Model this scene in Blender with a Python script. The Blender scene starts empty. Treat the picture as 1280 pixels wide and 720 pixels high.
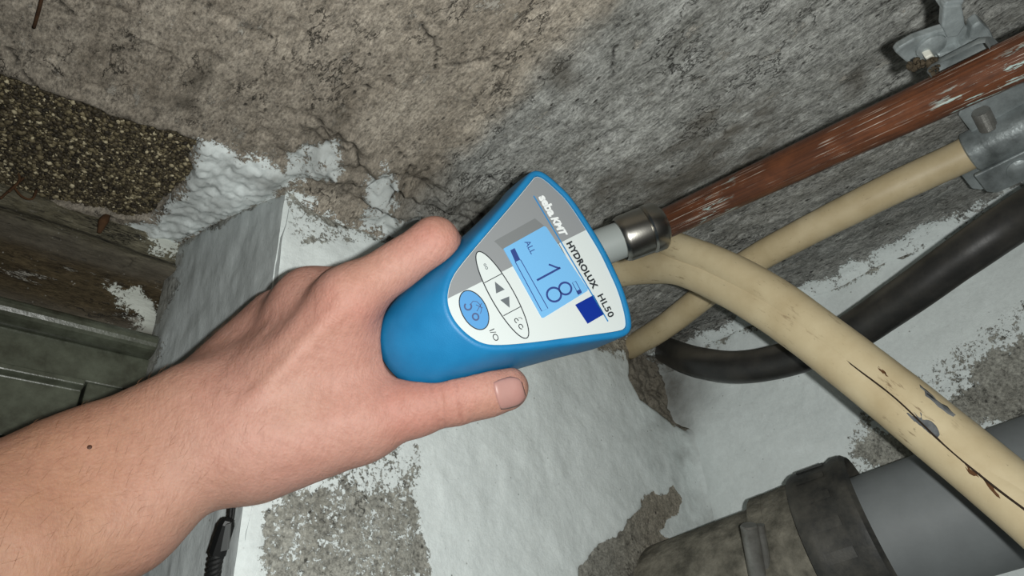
import bpy, bmesh, math, random
import numpy as np
from mathutils import Vector, Matrix

# ------------------------------------------------------------------ camera, world, light, exposure
F_PX = 850.0                                   # focal length in pixels of a 1280 x 720 frame
A = np.array([1060., -440., -850.]); A /= np.linalg.norm(A)
U = np.array([-118., 1356., -850.]); U -= A * U.dot(A); U /= np.linalg.norm(U)
B = np.cross(U, A)
R = np.array([A, B, U])                        # camera space -> world space (X along left wall, Y into it, Z up)
CAM = np.array([0., 0., 1.9])
sc = bpy.context.scene
cam_d = bpy.data.cameras.new('camera'); cam = bpy.data.objects.new('camera', cam_d)
sc.collection.objects.link(cam)
cam_d.sensor_width = 36.0; cam_d.lens = F_PX / 1280 * 36; cam_d.clip_start = 0.005; cam_d.clip_end = 50
M4 = Matrix([list(R[i]) + [CAM[i]] for i in range(3)] + [[0, 0, 0, 1]])
cam.matrix_world = M4
sc.camera = cam
world = bpy.data.worlds.new('world'); sc.world = world; world.use_nodes = True
world.node_tree.nodes['Background'].inputs[0].default_value = (0.85, 0.92, 1.0, 1)
world.node_tree.nodes['Background'].inputs[1].default_value = 0.012
fl = bpy.data.lights.new('phone_flash', 'SPOT'); flash = bpy.data.objects.new('phone_flash', fl)
sc.collection.objects.link(flash)
fl.energy = 6.8; fl.shadow_soft_size = 0.0035; fl.color = (0.99, 1.0, 0.965)
fl.spot_size = math.radians(150); fl.spot_blend = 1.0
flash.matrix_world = M4 @ Matrix.Translation((0.019, 0.002, 0.004))
sc.view_settings.view_transform = 'Standard'; sc.view_settings.look = 'None'
sc.view_settings.gamma = 1.0; sc.view_settings.use_curve_mapping = False
sc.view_settings.exposure = 0.0

# ------------------------------------------------------------------ helpers
rnd = random.Random(7)
def cray(px, py): return np.array([(px - 640) / F_PX, -(py - 360) / F_PX, -1.0])
def P(px, py, d): return R @ (cray(px, py) * d) + CAM          # point seen at a pixel at a depth in metres
def on_plane(px, py, p0, n):                                    # where the line of sight meets a surface of the room
    r = R @ cray(px, py); return CAM + r * (np.dot(p0 - CAM, n) / np.dot(r, n))
def lin(r, g, b):
    f = lambda c: (c / 255 / 12.92) if c / 255 <= .04045 else ((c / 255 + .055) / 1.055) ** 2.4
    return (f(r), f(g), f(b), 1.0)
CEIL = CAM[2] + 0.305; WL = 0.344; WR = 0.56; RB = 0.444       # ceiling height, left wall Y, right wall X, recess back Y
EX, EY, EZ = np.eye(3)
def pc(px, py): return on_plane(px, py, np.array([0, 0, CEIL]), EZ)
def pl(px, py): return on_plane(px, py, np.array([0, WL, 0]), EY)
def pr(px, py): return on_plane(px, py, np.array([WR, 0, 0]), EX)
def pb(px, py): return on_plane(px, py, np.array([0, RB, 0]), EY)

def tag(o, label=None, cat=None, group=None, kind=None):
    for k, v in (('label', label), ('category', cat), ('group', group), ('kind', kind)):
        if v: o[k] = v
    return o
def empty(name, loc, label, cat, group=None, kind=None):
    o = bpy.data.objects.new(name, None); o.empty_display_size = 0.01
    sc.collection.objects.link(o); o.location = Vector([float(x) for x in loc])
    return tag(o, label, cat, group, kind)
def root_loc(o):
    while o.parent: o = o.parent
    return np.array(o.location)
def mesh(name, V, Fs, mat, parent=None, smooth=True, uv=None, attrs=None):
    V = np.asarray(V, dtype=float)
    if parent is not None: base = root_loc(parent)
    else: base = np.array([V[:, 0].mean(), V[:, 1].mean(), V[:, 2].min()])
    me = bpy.data.meshes.new(name)
    if isinstance(Fs, np.ndarray):
        me.vertices.add(len(V)); me.vertices.foreach_set('co', (V - base).astype(np.float32).ravel())
        n, k = Fs.shape
        me.loops.add(n * k); me.loops.foreach_set('vertex_index', Fs.astype(np.int32).ravel())
        me.polygons.add(n); me.polygons.foreach_set('loop_start', np.arange(0, n * k, k, dtype=np.int32))
        me.update(calc_edges=True); me.validate()
    else:
        me.from_pydata([tuple(v) for v in (V - base)], [], [tuple(f) for f in Fs]); me.update()
    if uv is not None:
        l = me.uv_layers.new(name='UVMap'); vi = np.empty(len(me.loops), dtype=np.int32)
        me.loops.foreach_get('vertex_index', vi)
        l.data.foreach_set('uv', np.asarray(uv, dtype=np.float32)[vi].ravel())
    for k, v in (attrs or {}).items():
        at = me.attributes.new(k, 'FLOAT', 'POINT'); at.data.foreach_set('value', np.asarray(v, dtype=np.float32))
    if smooth: me.polygons.foreach_set('use_smooth', [True] * len(me.polygons))
    me.materials.append(mat)
    o = bpy.data.objects.new(name, me); sc.collection.objects.link(o)
    if parent is not None: o.parent = parent
    else: o.location = Vector([float(x) for x in base])
    return o
def fixn(o):
    bm = bmesh.new(); bm.from_mesh(o.data); bmesh.ops.recalc_face_normals(bm, faces=bm.faces); bm.to_mesh(o.data); bm.free(); return o
def bevel(o, w, seg=2):
    m = o.modifiers.new('bevel', 'BEVEL'); m.width = w; m.segments = seg; m.limit_method = 'ANGLE'; m.angle_limit = math.radians(40); return o

# value noise, fractal
_g = np.random.RandomState(3); _perm = _g.permutation(4096); _val = _g.rand(4096) * 2 - 1
def vn(p):
    p = np.asarray(p, dtype=float); i = np.floor(p).astype(np.int64); f = p - i; f = f * f * (3 - 2 * f)
    out = 0
    for dx in (0, 1):
        for dy in (0, 1):
            for dz in (0, 1):
                h = _val[_perm[(_perm[(_perm[(i[:, 0] + dx) & 4095] + i[:, 1] + dy) & 4095] + i[:, 2] + dz) & 4095]]
                w = (f[:, 0] if dx else 1 - f[:, 0]) * (f[:, 1] if dy else 1 - f[:, 1]) * (f[:, 2] if dz else 1 - f[:, 2])
                out = out + h * w
    return out
def fbm(p, s, oct=4, gain=.5):
    r = 0; a = 1
    for k in range(oct): r = r + a * vn(p * s + 17.3 * k); s *= 2.03; a *= gain
    return r
def sstep(a, b, x):
    t = np.clip((x - a) / (b - a), 0, 1); return t * t * (3 - 2 * t)
def poly_sd(u, v, poly):                                        # signed distance, positive inside
    poly = np.asarray(poly); d = np.full(u.shape, 1e9); ins = np.zeros(u.shape, bool)
    n = len(poly)
    for i in range(n):
        a = poly[i]; b = poly[(i + 1) % n]; e = b - a
        t = np.clip(((u - a[0]) * e[0] + (v - a[1]) * e[1]) / (e @ e + 1e-12), 0, 1)
        d = np.minimum(d, np.hypot(u - a[0] - t * e[0], v - a[1] - t * e[1]))
        if a[1] != b[1]:
            c = ((a[1] > v) != (b[1] > v)) & (u < (b[0] - a[0]) * (v - a[1]) / (b[1] - a[1]) + a[0]); ins ^= c
    return np.where(ins, d, -d)
def line_d(u, v, pts):
    pts = np.asarray(pts); d = np.full(u.shape, 1e9)
    for a, b in zip(pts[:-1], pts[1:]):
        e = b - a; t = np.clip(((u - a[0]) * e[0] + (v - a[1]) * e[1]) / (e @ e + 1e-12), 0, 1)
        d = np.minimum(d, np.hypot(u - a[0] - t * e[0], v - a[1] - t * e[1]))
    return d

# ------------------------------------------------------------------ material helpers
class NT:
    def __init__(s, name):
        s.m = bpy.data.materials.new(name); s.m.use_nodes = True; s.t = s.m.node_tree
        s.b = s.t.nodes['Principled BSDF']; s.b.inputs['Specular IOR Level'].default_value = 0.35
    def n(s, typ, **k):
        x = s.t.nodes.new(typ)
        for a, v in k.items(): setattr(x, a, v)
        return x
    def put(s, sock, v):
        if isinstance(v, (int, float, tuple, list)): sock.default_value = v
        else: s.t.links.new(v, sock)
    def coord(s, kind='Object'): return s.n('ShaderNodeTexCoord').outputs[kind]
    def attr(s, name): return s.n('ShaderNodeAttribute', attribute_name=name).outputs['Fac']
    def mapv(s, v, scale=(1, 1, 1), rot=(0, 0, 0)):
        m = s.n('ShaderNodeMapping'); s.put(m.inputs['Vector'], v); m.inputs['Scale'].default_value = scale; m.inputs['Rotation'].default_value = rot
        return m.outputs[0]
    def noise(s, v, scale, detail=6, rough=.6, dist=0):
        x = s.n('ShaderNodeTexNoise'); s.put(x.inputs['Vector'], v); x.inputs['Scale'].default_value = scale
        x.inputs['Detail'].default_value = detail; x.inputs['Roughness'].default_value = rough; x.inputs['Distortion'].default_value = dist
        return x.outputs['Fac']
    def voro(s, v, scale, feature='F1'):
        x = s.n('ShaderNodeTexVoronoi', feature=feature); s.put(x.inputs['Vector'], v); x.inputs['Scale'].default_value = scale
        return x.outputs['Distance']
    def math(s, op, a, b=0.0, clamp=False):
        x = s.n('ShaderNodeMath', operation=op, use_clamp=clamp); s.put(x.inputs[0], a); s.put(x.inputs[1], b); return x.outputs[0]
    def rng(s, v, a, b, c=0.0, d=1.0):
        x = s.n('ShaderNodeMapRange'); s.put(x.inputs[0], v)
        for i, q in enumerate((a, b, c, d)): x.inputs[i + 1].default_value = q
        return x.outputs[0]
    def mix(s, f, a, b, mode='MIX'):
        x = s.n('ShaderNodeMix', data_type='RGBA', blend_type=mode); s.put(x.inputs[0], f); s.put(x.inputs[6], a); s.put(x.inputs[7], b); return x.outputs[2]
    def bump(s, h, strength=.5, dist=.001, prev=None):
        x = s.n('ShaderNodeBump'); s.put(x.inputs['Height'], h); x.inputs['Strength'].default_value = strength; x.inputs['Distance'].default_value = dist
        if prev is not None: s.put(x.inputs['Normal'], prev)
        return x.outputs[0]
    def out(s, col=None, rough=None, normal=None, metal=None, spec=None, emis=None, estr=0):
        if col is not None: s.put(s.b.inputs['Base Color'], col)
        if rough is not None: s.put(s.b.inputs['Roughness'], rough)
        if normal is not None: s.put(s.b.inputs['Normal'], normal)
        if metal is not None: s.put(s.b.inputs['Metallic'], metal)
        if spec is not None: s.b.inputs['Specular IOR Level'].default_value = spec
        if emis is not None: s.put(s.b.inputs['Emission Color'], emis); s.b.inputs['Emission Strength'].default_value = estr
        return s.m

def plaster(name, c1, c2, c3, c4, white, stretch=(1, 1, 1), rough=.9, wear=1.0, gloss=None, t_b3=.5, streak=0.0, pits=.85):
    t = NT(name); co = t.coord(); cs = t.mapv(co, stretch)
    tone = t.attr('tone'); paint = t.attr('paint'); crack = t.attr('crack'); dirt = t.attr('dirt'); rel = t.attr('relief')
    nA = t.rng(t.noise(cs, 24, 7, .78), .34, .66); nB = t.noise(cs, 150, 6, .72); nC = t.noise(co, 55, 4, .75); nF = t.noise(cs, 520, 4, .75)
    st = t.noise(t.mapv(co, (7.0, .7, 1)), 95, 6, .7)                      # board and trowel streaks
    ca = t.mix(nA, c1, c2); cb = t.mix(nA, c3, c4); base = t.mix(tone, ca, cb)
    g = t.math('ADD', t.rng(nB, .32, .68, .62, 1.30), t.rng(nF, .32, .68, -.5, .5))
    if streak: g = t.math('ADD', g, t.math('MULTIPLY', t.rng(st, .3, .7, -streak, streak), t.rng(tone, 0, 1, .45, 1)))
    gc = t.n('ShaderNodeCombineXYZ')
    for k in range(3): t.put(gc.inputs[k], g)
    base = t.mix(1.0, base, gc.outputs[0], 'MULTIPLY')
    chip = t.math('MULTIPLY', t.rng(t.noise(cs, 46, 7, .82), .585, .615), t.rng(t.noise(co, 16, 3, .5), .42, .58, .15, .75))
    base = t.mix(chip, base, t.mix(nB, (.46, .44, .39, 1), (.28, .265, .23, 1)))
    fis = t.math('MULTIPLY', t.rng(t.math('ABSOLUTE', t.math('SUBTRACT', t.noise(cs, 30, 7, .68), .5)), .002, .010, 1, 0), t.rng(t.noise(co, 21, 4, .6), .52, .60, 0, .8))
    base = t.mix(fis, base, (.022, .02, .017, 1))
    pit = t.math('MULTIPLY', t.rng(t.voro(cs, 150), .08, .24, 1, 0), t.rng(nC, .50, .57))
    base = t.mix(t.math('MULTIPLY', pit, pits), base, (.03, .028, .024, 1))
    sp2 = t.math('MULTIPLY', t.rng(t.voro(co, 310), .0, .2, 1, 0), t.rng(t.noise(co, 70, 4, .6), .50, .62))
    base = t.mix(t.math('MULTIPLY', sp2, .85), base, (.50, .49, .45, 1))
    fl = t.math('ADD', paint, t.math('MULTIPLY', t.math('SUBTRACT', t.noise(co, 85, 7, .78), .5), 5.0 * wear))
    fl = t.math('ADD', fl, t.math('MULTIPLY', t.math('SUBTRACT', t.noise(co, 420, 5, .75), .5), 4.4 * wear))
    fac = t.rng(fl, -.10, .10)
    wg = t.math('ADD', t.rng(t.noise(co, 22, 7, .65), .3, .75, 1.0, .84), t.rng(t.noise(co, 300, 6, .7), .3, .7, -.05, .05))
    wc = t.n('ShaderNodeCombineXYZ')
    for k in range(3): t.put(wc.inputs[k], wg)
    wcol = t.mix(1.0, white, wc.outputs[0], 'MULTIPLY')
    wp = t.math('MULTIPLY', t.rng(t.voro(co, 150), .04, .13, 1, 0), t.rng(t.noise(co, 40, 5, .6), .52, .60))
    wcol = t.mix(t.math('MULTIPLY', wp, .75), wcol, (.13, .125, .11, 1))
    col = t.mix(fac, base, wcol)
    col = t.mix(t.math('MULTIPLY', dirt, t.rng(nB, .25, .6, .75, 1)), col, t.mix(nB, (.030, .027, .021, 1), (.145, .128, .102, 1)))
    col = t.mix(crack, col, (.012, .011, .009, 1))
    h1 = t.math('ADD', t.math('MULTIPLY', nB, t.rng(fac, 0, 1, 1.0, .45)), t.math('MULTIPLY', fac, .4))
    h1 = t.math('SUBTRACT', h1, t.math('MULTIPLY', pit, t.rng(fac, 0, 1, .6, 0))); h1 = t.math('ADD', h1, t.math('MULTIPLY', t.math('SUBTRACT', t.math('MULTIPLY', chip, .4), t.math('MULTIPLY', fis, .8)), t.math('SUBTRACT', 1.0, fac)))
    n1 = t.bump(h1, .9, .0014); n2 = t.bump(nF, .5, .0005, n1); n3 = t.bump(t.noise(cs, 70, 7, .68), t_b3, .0030, n2)
    if streak: n3 = t.bump(st, .5, .0009, n3)
    if gloss: return t.out(col, gloss, n3, spec=.5)
    return t.out(col, rough, n3, spec=.2)

def simple(name, col, rough=.5, metal=0.0, spec=.35, bump=None, var=None):
    t = NT(name); c = col; co = t.coord()
    if var: c = t.mix(t.rng(t.noise(co, var[0], 6, .65), .35, .7), col, var[1])
    nrm = t.bump(t.noise(co, bump[0], 4, .6), bump[1], bump[2]) if bump else None
    return t.out(c, rough, nrm, metal, spec)

# ------------------------------------------------------------------ the room shell
def axis(lo, hi, f0, f1, fine, coarse=.03):
    a = list(np.arange(lo, f0, coarse)) if f0 > lo else []
    b = list(np.arange(f0, f1, fine)); c = list(np.arange(f1, hi, coarse)) + [hi]
    return np.array(a + b + c)
def surface(name, us, vs, to_world, nrm, height, attrs, mat, label, cat, flip=False):
    uu, vv = np.meshgrid(us, vs, indexing='ij'); u = uu.ravel(); v = vv.ravel()
    V = to_world(u, v); at = attrs(u, v, V); h = height(u, v, V, at)
    V = V + h[:, None] * (nrm if nrm.ndim == 2 else nrm[None, :])
    idx = np.arange(len(u)).reshape(uu.shape)
    Fq = np.stack([idx[:-1, :-1].ravel(), idx[1:, :-1].ravel(), idx[1:, 1:].ravel(), idx[:-1, 1:].ravel()], 1)
    if flip: Fq = Fq[:, ::-1].copy()
    o = mesh(name, V, Fq, mat, None, True, None, at)
    return tag(o, label, cat, None, 'structure')
def c2(pts): return np.array([pc(*p)[:2] for p in pts])                 # ceiling coords X, Y
def l2(pts): return np.array([pl(*p)[[0, 2]] for p in pts])             # left wall coords X, Z
def r2(pts): return np.array([pr(*p)[[1, 2]] for p in pts])             # right wall coords Y, Z
def b2(pts): return np.array([pb(*p)[[0, 2]] for p in pts])

WARM1, WARM2 = lin(168, 160, 147), lin(126, 118, 106)
GREY1, GREY2 = lin(160, 161, 157), lin(116, 116, 111)
WHITE = lin(231, 239, 238)
m_ceil = plaster('concrete_ceiling', WARM1, WARM2, GREY1, GREY2, WHITE, (1.5, .75, 1), wear=1.0, streak=.30, t_b3=.28)
m_wall = plaster('painted_plaster', lin(164, 164, 156), lin(132, 131, 123), lin(176, 170, 156), lin(140, 132, 118), WHITE, wear=1.0, t_b3=.3)
m_rev = plaster('painted_reveal', lin(150, 152, 148), lin(110, 110, 104), GREY1, GREY2, lin(170, 176, 176), (1, 1, .35), wear=.8, gloss=.5, t_b3=.15)
m_back = plaster('old_lintel', lin(118, 114, 98), lin(70, 65, 50), lin(78, 68, 50), lin(42, 35, 25), lin(200, 204, 196), (.4, 1, 1.6), wear=1.0)

EDGE_L = c2([(358, 224), (840, 440)])
gravel_poly = c2([(-60, 62), (0, 92), (60, 112), (130, 138), (190, 158), (246, 176), (240, 205), (226, 236), (205, 252), (190, 272), (150, 268), (100, 258), (50, 248), (0, 238), (-60, 222)])
grey_zone = c2([(470, 330), (500, 265), (560, 210), (640, 135), (735, 40), (790, -30), (1400, -400), (1700, 100), (1000, 500), (840, 445)])
lump_zone = c2([(350, 215), (370, 150), (430, 120), (470, 175), (560, 200), (600, 240), (700, 330), (840, 440), (700, 400), (560, 330), (440, 262)])
ceil_white = [c2(q) for q in ([(360, 190), (420, 180), (432, 205), (395, 222), (362, 222)], [(455, 225), (480, 200), (500, 232), (486, 250), (462, 246)],
              [(244, 174), (330, 195), (362, 222), (330, 250), (280, 275), (225, 300), (180, 296), (196, 268), (228, 236), (240, 205)],
              [(452, 258), (520, 268), (560, 290), (540, 300), (455, 275)], [(150, 285), (200, 275), (230, 300), (185, 310)])]
cracks = [c2(q) for q in ([(526, 26), (534, 40), (548, 66), (549, 95)], [(563, 85), (592, 80), (617, 68), (640, 66)], [(617, 70), (622, 90)],
          [(0, 60), (15, 66), (32, 90), (46, 106)], [(458, 105), (468, 112)], [(770, 60), (765, 100)], [(495, 180), (512, 205), (500, 240), (486, 244)],
          [(390, 145), (440, 175), (450, 205)], [(560, 250), (545, 285)], [(70, 0), (85, 10), (100, 24)], [(640, 235), (610, 220), (580, 232)], [(195, 148), (202, 142)])]
dirts = [c2(q) for q in ([(865, 245), (910, 225), (930, 250), (880, 275)], [(690, 85), (715, 75), (728, 95), (710, 112), (692, 105)], [(1056, 95), (1075, 84), (1085, 110), (1066, 120)],
         [(240, 80), (275, 75), (270, 110), (240, 140), (222, 130)])]
darks = c2([(800, 200), (960, 120), (1020, 150), (930, 240), (820, 270), (760, 240)])
def ceil_attrs(u, v, V):
    wob = fbm(V, 60, 4) * .006
    tone = sstep(-.012, .012, poly_sd(u, v, grey_zone) + wob)
    paint = np.full(u.shape, -4.0)
    for i, q in enumerate(ceil_white): paint = np.maximum(paint, np.clip((poly_sd(u, v, q) + wob * .5) / .006, -4, 2.2 if i == 2 else .55))
    edge = v - WL                                               # paint creeping over the edge
    paint = np.maximum(paint, np.where(u > .13, np.clip((v - WL + .004 + wob * 1.4) / .006, -4, -.3), -4))
    paint = np.maximum(paint, np.where(u > .35, np.clip((u - WR + .01 + wob) / .006, -4, .6), -4))
    cr = .8 * sstep(-.01, .02, poly_sd(u, v, lump_zone)) * (1 - sstep(.015, .07, np.abs(fbm(V, 48, 4)) + .03 * (fbm(V + 8, 90, 2) + 1) * .5))
    for q in cracks: cr = np.maximum(cr, 1 - sstep(.0001, .0009, line_d(u + wob * .35, v + fbm(V + 5, 90, 3) * .003, q)))
    d = np.zeros(u.shape)
    for q in dirts: d = np.maximum(d, .75 * sstep(-.006, .008, poly_sd(u, v, q) + wob))
    d = np.maximum(d, .85 * sstep(-.01, .045, poly_sd(u, v, darks) + fbm(V * np.array([1.6, .7, 1]), 32, 5, .6) * .045))
    d = np.maximum(d, .45 * sstep(-.01, .02, poly_sd(u, v, lump_zone) + wob))
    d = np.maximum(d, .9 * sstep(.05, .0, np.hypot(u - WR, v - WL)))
    for q in (ceil_white[0], ceil_white[1], ceil_white[2], ceil_white[3]): d = np.maximum(d, .38 * sstep(-.008, .004, poly_sd(u, v, q)) * (.55 + .9 * fbm(V + 7, 55, 4)))
    d = np.clip(d, 0, 1)
    d = np.maximum(d, .85 * sstep(-.002, .003, poly_sd(u, v, gravel_poly) + wob * .5))
    return dict(tone=tone, paint=paint, crack=cr, dirt=d)
def ceil_h(u, v, V, at):
    s = V * np.array([1.9, .6, 1])
    h = fbm(V, 14, 3) * .0016 + fbm(s, 110, 3) * .0005 * (1 + at['tone'] * .6) + fbm(V + 9, 260, 2) * .00045 - .0016 * sstep(.45, .8, fbm(V + 2, 70, 3))
    lz = sstep(-.015, .03, poly_sd(u, v, lump_zone))
    lump = np.abs(fbm(V, 48, 4)) * .014 - .0035 + np.abs(fbm(V + 4, 150, 2)) * .002
    h = h + lz * lump
    g = sstep(-.0008, .0012, poly_sd(u, v, gravel_poly) + fbm(V, 60, 4) * .003)
    h = h - g * .005
    h = h + np.maximum(0, 1 - np.abs(poly_sd(u, v, gravel_poly) + .004) / .008) * .0015 * (1 - g)
    h = h + np.where((u > .10), .0016 * sstep(0, 2, at['paint']), 0)
    cw = sstep(-.002, .006, poly_sd(u, v, ceil_white[2])); h = h + cw * (.0016 + .0022 * np.abs(fbm(V + 3, 190, 2)))
    # fillet into the walls
    h = h + .010 * np.exp(-np.maximum(WL - v, 0) / .006) * sstep(.13, .16, u)
    h = h + .012 * np.exp(-np.maximum(WR - u, 0) / .008)
    return h - at['crack'] * .0022
surface('ceiling', axis(-1.1, WR + .01, -.14, WR + .01, .0016), axis(-1.0, RB + .01, -.14, RB + .01, .0016),
        lambda u, v: np.stack([u, v, np.full(u.shape, CEIL)], 1), -EZ, ceil_h, ceil_attrs, m_ceil,
        'rough grey and beige concrete ceiling with cracks and trowel marks', 'ceiling', flip=True)

wl_bare = [l2(q) for q in ([(335, 655), (343, 618), (420, 612), (515, 612), (525, 650), (540, 740), (330, 740)],)]
wl_flake = [l2(q) for q in ([(330, 600), (420, 575), (490, 545), (520, 560), (520, 610), (430, 625)], [(360, 240), (440, 262), (480, 285), (430, 300), (375, 300)])]
wl_brown = [l2(q) for q in ([(700, 740), (745, 690), (790, 638), (842, 600), (855, 630), (830, 665), (900, 740)], [(790, 415), (880, 420), (892, 470), (886, 520), (858, 545), (800, 500), (786, 470)])]
def wl_attrs(u, v, V):
    wob = fbm(V, 60, 4) * .006
    paint = np.full(u.shape, 3.2)
    paint = np.minimum(paint, (CEIL - v - .014 - .012 * sstep(.2, .35, u) + wob * 1.8) / .006)      # top band bare
    d = np.zeros(u.shape)
    for q in wl_bare: paint = np.minimum(paint, np.clip(-(poly_sd(u, v, q) + wob * .4) / .004, -.42, 4))
    for q in wl_flake: paint = np.minimum(paint, np.clip(-(poly_sd(u, v, q)) / .006 , .22, 4))
    for i, q in enumerate(wl_brown):
        b = sstep(-.004, .006, poly_sd(u, v, q) + wob); paint = paint - b * 6; d = np.maximum(d, b * (.30 if i == 0 else .62))
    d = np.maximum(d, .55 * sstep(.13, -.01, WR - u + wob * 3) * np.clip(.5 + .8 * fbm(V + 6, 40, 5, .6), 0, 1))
    cr = 1 - sstep(.0003, .001, line_d(u, v + wob * .3, l2([(882, 478), (878, 530)])))
    return dict(tone=sstep(.4, .5, u), paint=np.clip(paint, -4, 3.2), crack=cr * .7, dirt=d)
def wl_h(u, v, V, at):
    h = fbm(V, 16, 3) * .0022 + fbm(V, 120, 3) * .00035 + fbm(V * np.array([1, 1, .5]), 60, 2) * .0005
    bare = sstep(.5, -.8, at['paint'])
    h = h + bare * (fbm(V, 140, 3) * .0006 - .0007)
    h = h - .016 * sstep(-.002, .018, poly_sd(u, v, wl_brown[1])) + sstep(0, .01, poly_sd(u, v, wl_brown[1])) * fbm(V, 80, 4) * .004
    h = h - .0012 * sstep(.004, 0, u - .137)                      # worn outer arris
    h = h + .007 * np.exp(-np.maximum(WR - u, 0) / .008) * sstep(CEIL - .05, CEIL - .10, v)  # rounded inner corner below the hole
    return h
us_l = axis(.137, WR + .02, .137, WR + .02, .0016)
surface('wall_left', us_l, axis(1.2, CEIL + .006, 1.70, CEIL + .006, .0016),
        lambda u, v: np.stack([u - np.where(u < .14, 0, 0) + (u < .1385) * .0, np.full(u.shape, WL), v], 1), -EY, wl_h, wl_attrs, m_wall,
        'white painted plaster wall with bare grey patches behind the hand', 'wall', flip=False)

wr_bare = [r2(q) for q in ([(1235, 440), (1290, 420), (1400, 420), (1400, 520), (1220, 530), (1190, 515)], [(1070, 560), (1085, 535), (1150, 560), (1150, 590), (1090, 585)])]
wr_flake = [r2(q) for q in ([(1150, 480), (1200, 440), (1290, 380), (1290, 540), (1150, 560)], [(1060, 580), (1080, 520), (1160, 560), (1140, 610)], [(1150, 280), (1290, 235), (1290, 270), (1200, 300)])]
wr_grey = r2([(980, 330), (1100, 285), (1290, 215), (1400, 180), (1400, 120), (900, 330), (860, 430), (900, 395)])
def wr_attrs(u, v, V):
    wob = fbm(V, 60, 4) * .006
    paint = np.full(u.shape, 3.0)
    paint = np.minimum(paint, (CEIL - v - .012 + wob * 1.6) / .006)
    for q in wr_bare: paint = np.minimum(paint, np.clip(-(poly_sd(u, v, q) + wob) / .005, -2.5, 4))
    for q in wr_flake: paint = np.minimum(paint, np.clip(-(poly_sd(u, v, q)) / .008, .35, 4))
    paint = np.minimum(paint, np.clip(-(poly_sd(u, v, wr_grey) + wob * 1.5) / .006, -3, 4))
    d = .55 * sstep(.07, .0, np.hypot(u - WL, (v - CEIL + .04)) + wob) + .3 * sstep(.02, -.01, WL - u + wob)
    return dict(tone=np.zeros(u.shape), paint=np.clip(paint, -4, 3), crack=np.zeros(u.shape), dirt=np.clip(d, 0, .9))
def wr_h(u, v, V, at):
    return fbm(V, 16, 3) * .002 + fbm(V, 120, 3) * .0004 + sstep(.5, -.8, at['paint']) * (fbm(V, 130, 3) * .0006 - .0006)
surface('wall_right', axis(-.9, WL + .02, -.2, WL + .02, .0017), axis(1.2, CEIL + .006, 1.66, CEIL + .006, .0017),
        lambda u, v: np.stack([np.full(u.shape, WR), u, v], 1), -EX, wr_h, wr_attrs, m_wall,
        'white plaster wall behind the pipes, flaking to bare grey', 'wall', flip=True)

# reveal of the window recess, splayed
RVX = .104
def rv_world(u, v):
    k = u / .1; return np.stack([.1385 + (RVX - .1385) * k, WL + .1 * k, v], 1)
rn = np.array([-.1, -.0345, 0]); rn /= np.linalg.norm(rn)
def rv_attrs(u, v, V):
    wob = fbm(V, 60, 4) * .006
    p = np.full(u.shape, 2.6)
    p = np.minimum(p, (.098 - u + wob * 2) / .007 + .6 * 0)
    p = np.minimum(p, (CEIL - v - .004 + wob) / .005)
    return dict(tone=np.zeros(u.shape), paint=np.clip(p, -3, 2.6), crack=np.zeros(u.shape), dirt=.5 * sstep(.085, .105, u + wob * 2))
surface('wall_reveal', np.arange(-.001, .1075, .0016), axis(1.2, CEIL + .006, 1.66, CEIL + .006, .0016), rv_world, rn,
        lambda u, v, V, at: fbm(V, 20, 3) * .0018 + fbm(V * np.array([1, 1, .3]), 160, 3) * .0006 - .001 * sstep(.004, 0, u), rv_attrs, m_rev,
        'grey-white painted side of the window recess with drip marks', 'wall', flip=False)

zb = lambda x, y: pb(x, y)[2]
Z1 = CEIL - .0; Z2 = zb(110, 312); Z3 = zb(110, 398)
bk_white = [b2(q) for q in ([(140, 350), (185, 352), (212, 380), (212, 430), (180, 425), (175, 395), (150, 370)], [(180, 290), (215, 280), (220, 330), (190, 310)])]
def bk_attrs(u, v, V):
    wob = fbm(V, 60, 4) * .006
    p = np.full(u.shape, -3.5)
    for q in bk_white: p = np.maximum(p, np.clip((poly_sd(u, v, q) + wob) / .006, -3.5, 1.6))
    tone = sstep(.004, -.004, v - Z2 + wob * .3)
    d = .8 * np.exp(-((v - Z2 + wob * .4) / .006) ** 2) + .8 * np.exp(-((v - Z3 - .004) / .006) ** 2)
    cr = 1 - sstep(.0004, .0015, np.abs(v - Z2 - .012 + fbm(V, 30, 3) * .004))
    return dict(tone=tone, paint=p, crack=cr * .8, dirt=np.clip(d, 0, .85))
def bk_h(u, v, V, at):
    h = fbm(V * np.array([.4, 1, 1.5]), 60, 4) * .0016 - .010 * sstep(.003, -.003, v - Z2 + fbm(V, 40, 3) * .002) + .003 * np.exp(-((v - Z2 - .005) / .004) ** 2)
    return h + sstep(0, 1, at['paint']) * .0012
surface('wall_recess', axis(-.9, RVX + .01, -.16, RVX + .01, .0016), axis(Z3 - .012, CEIL + .006, Z3 - .012, CEIL + .006, .0014),
        lambda u, v: np.stack([u, np.full(u.shape, RB), v], 1), -EY, bk_h, bk_attrs, m_back,
        'dark grimy lintel above the basement window in the recess', 'wall', flip=False)

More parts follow.
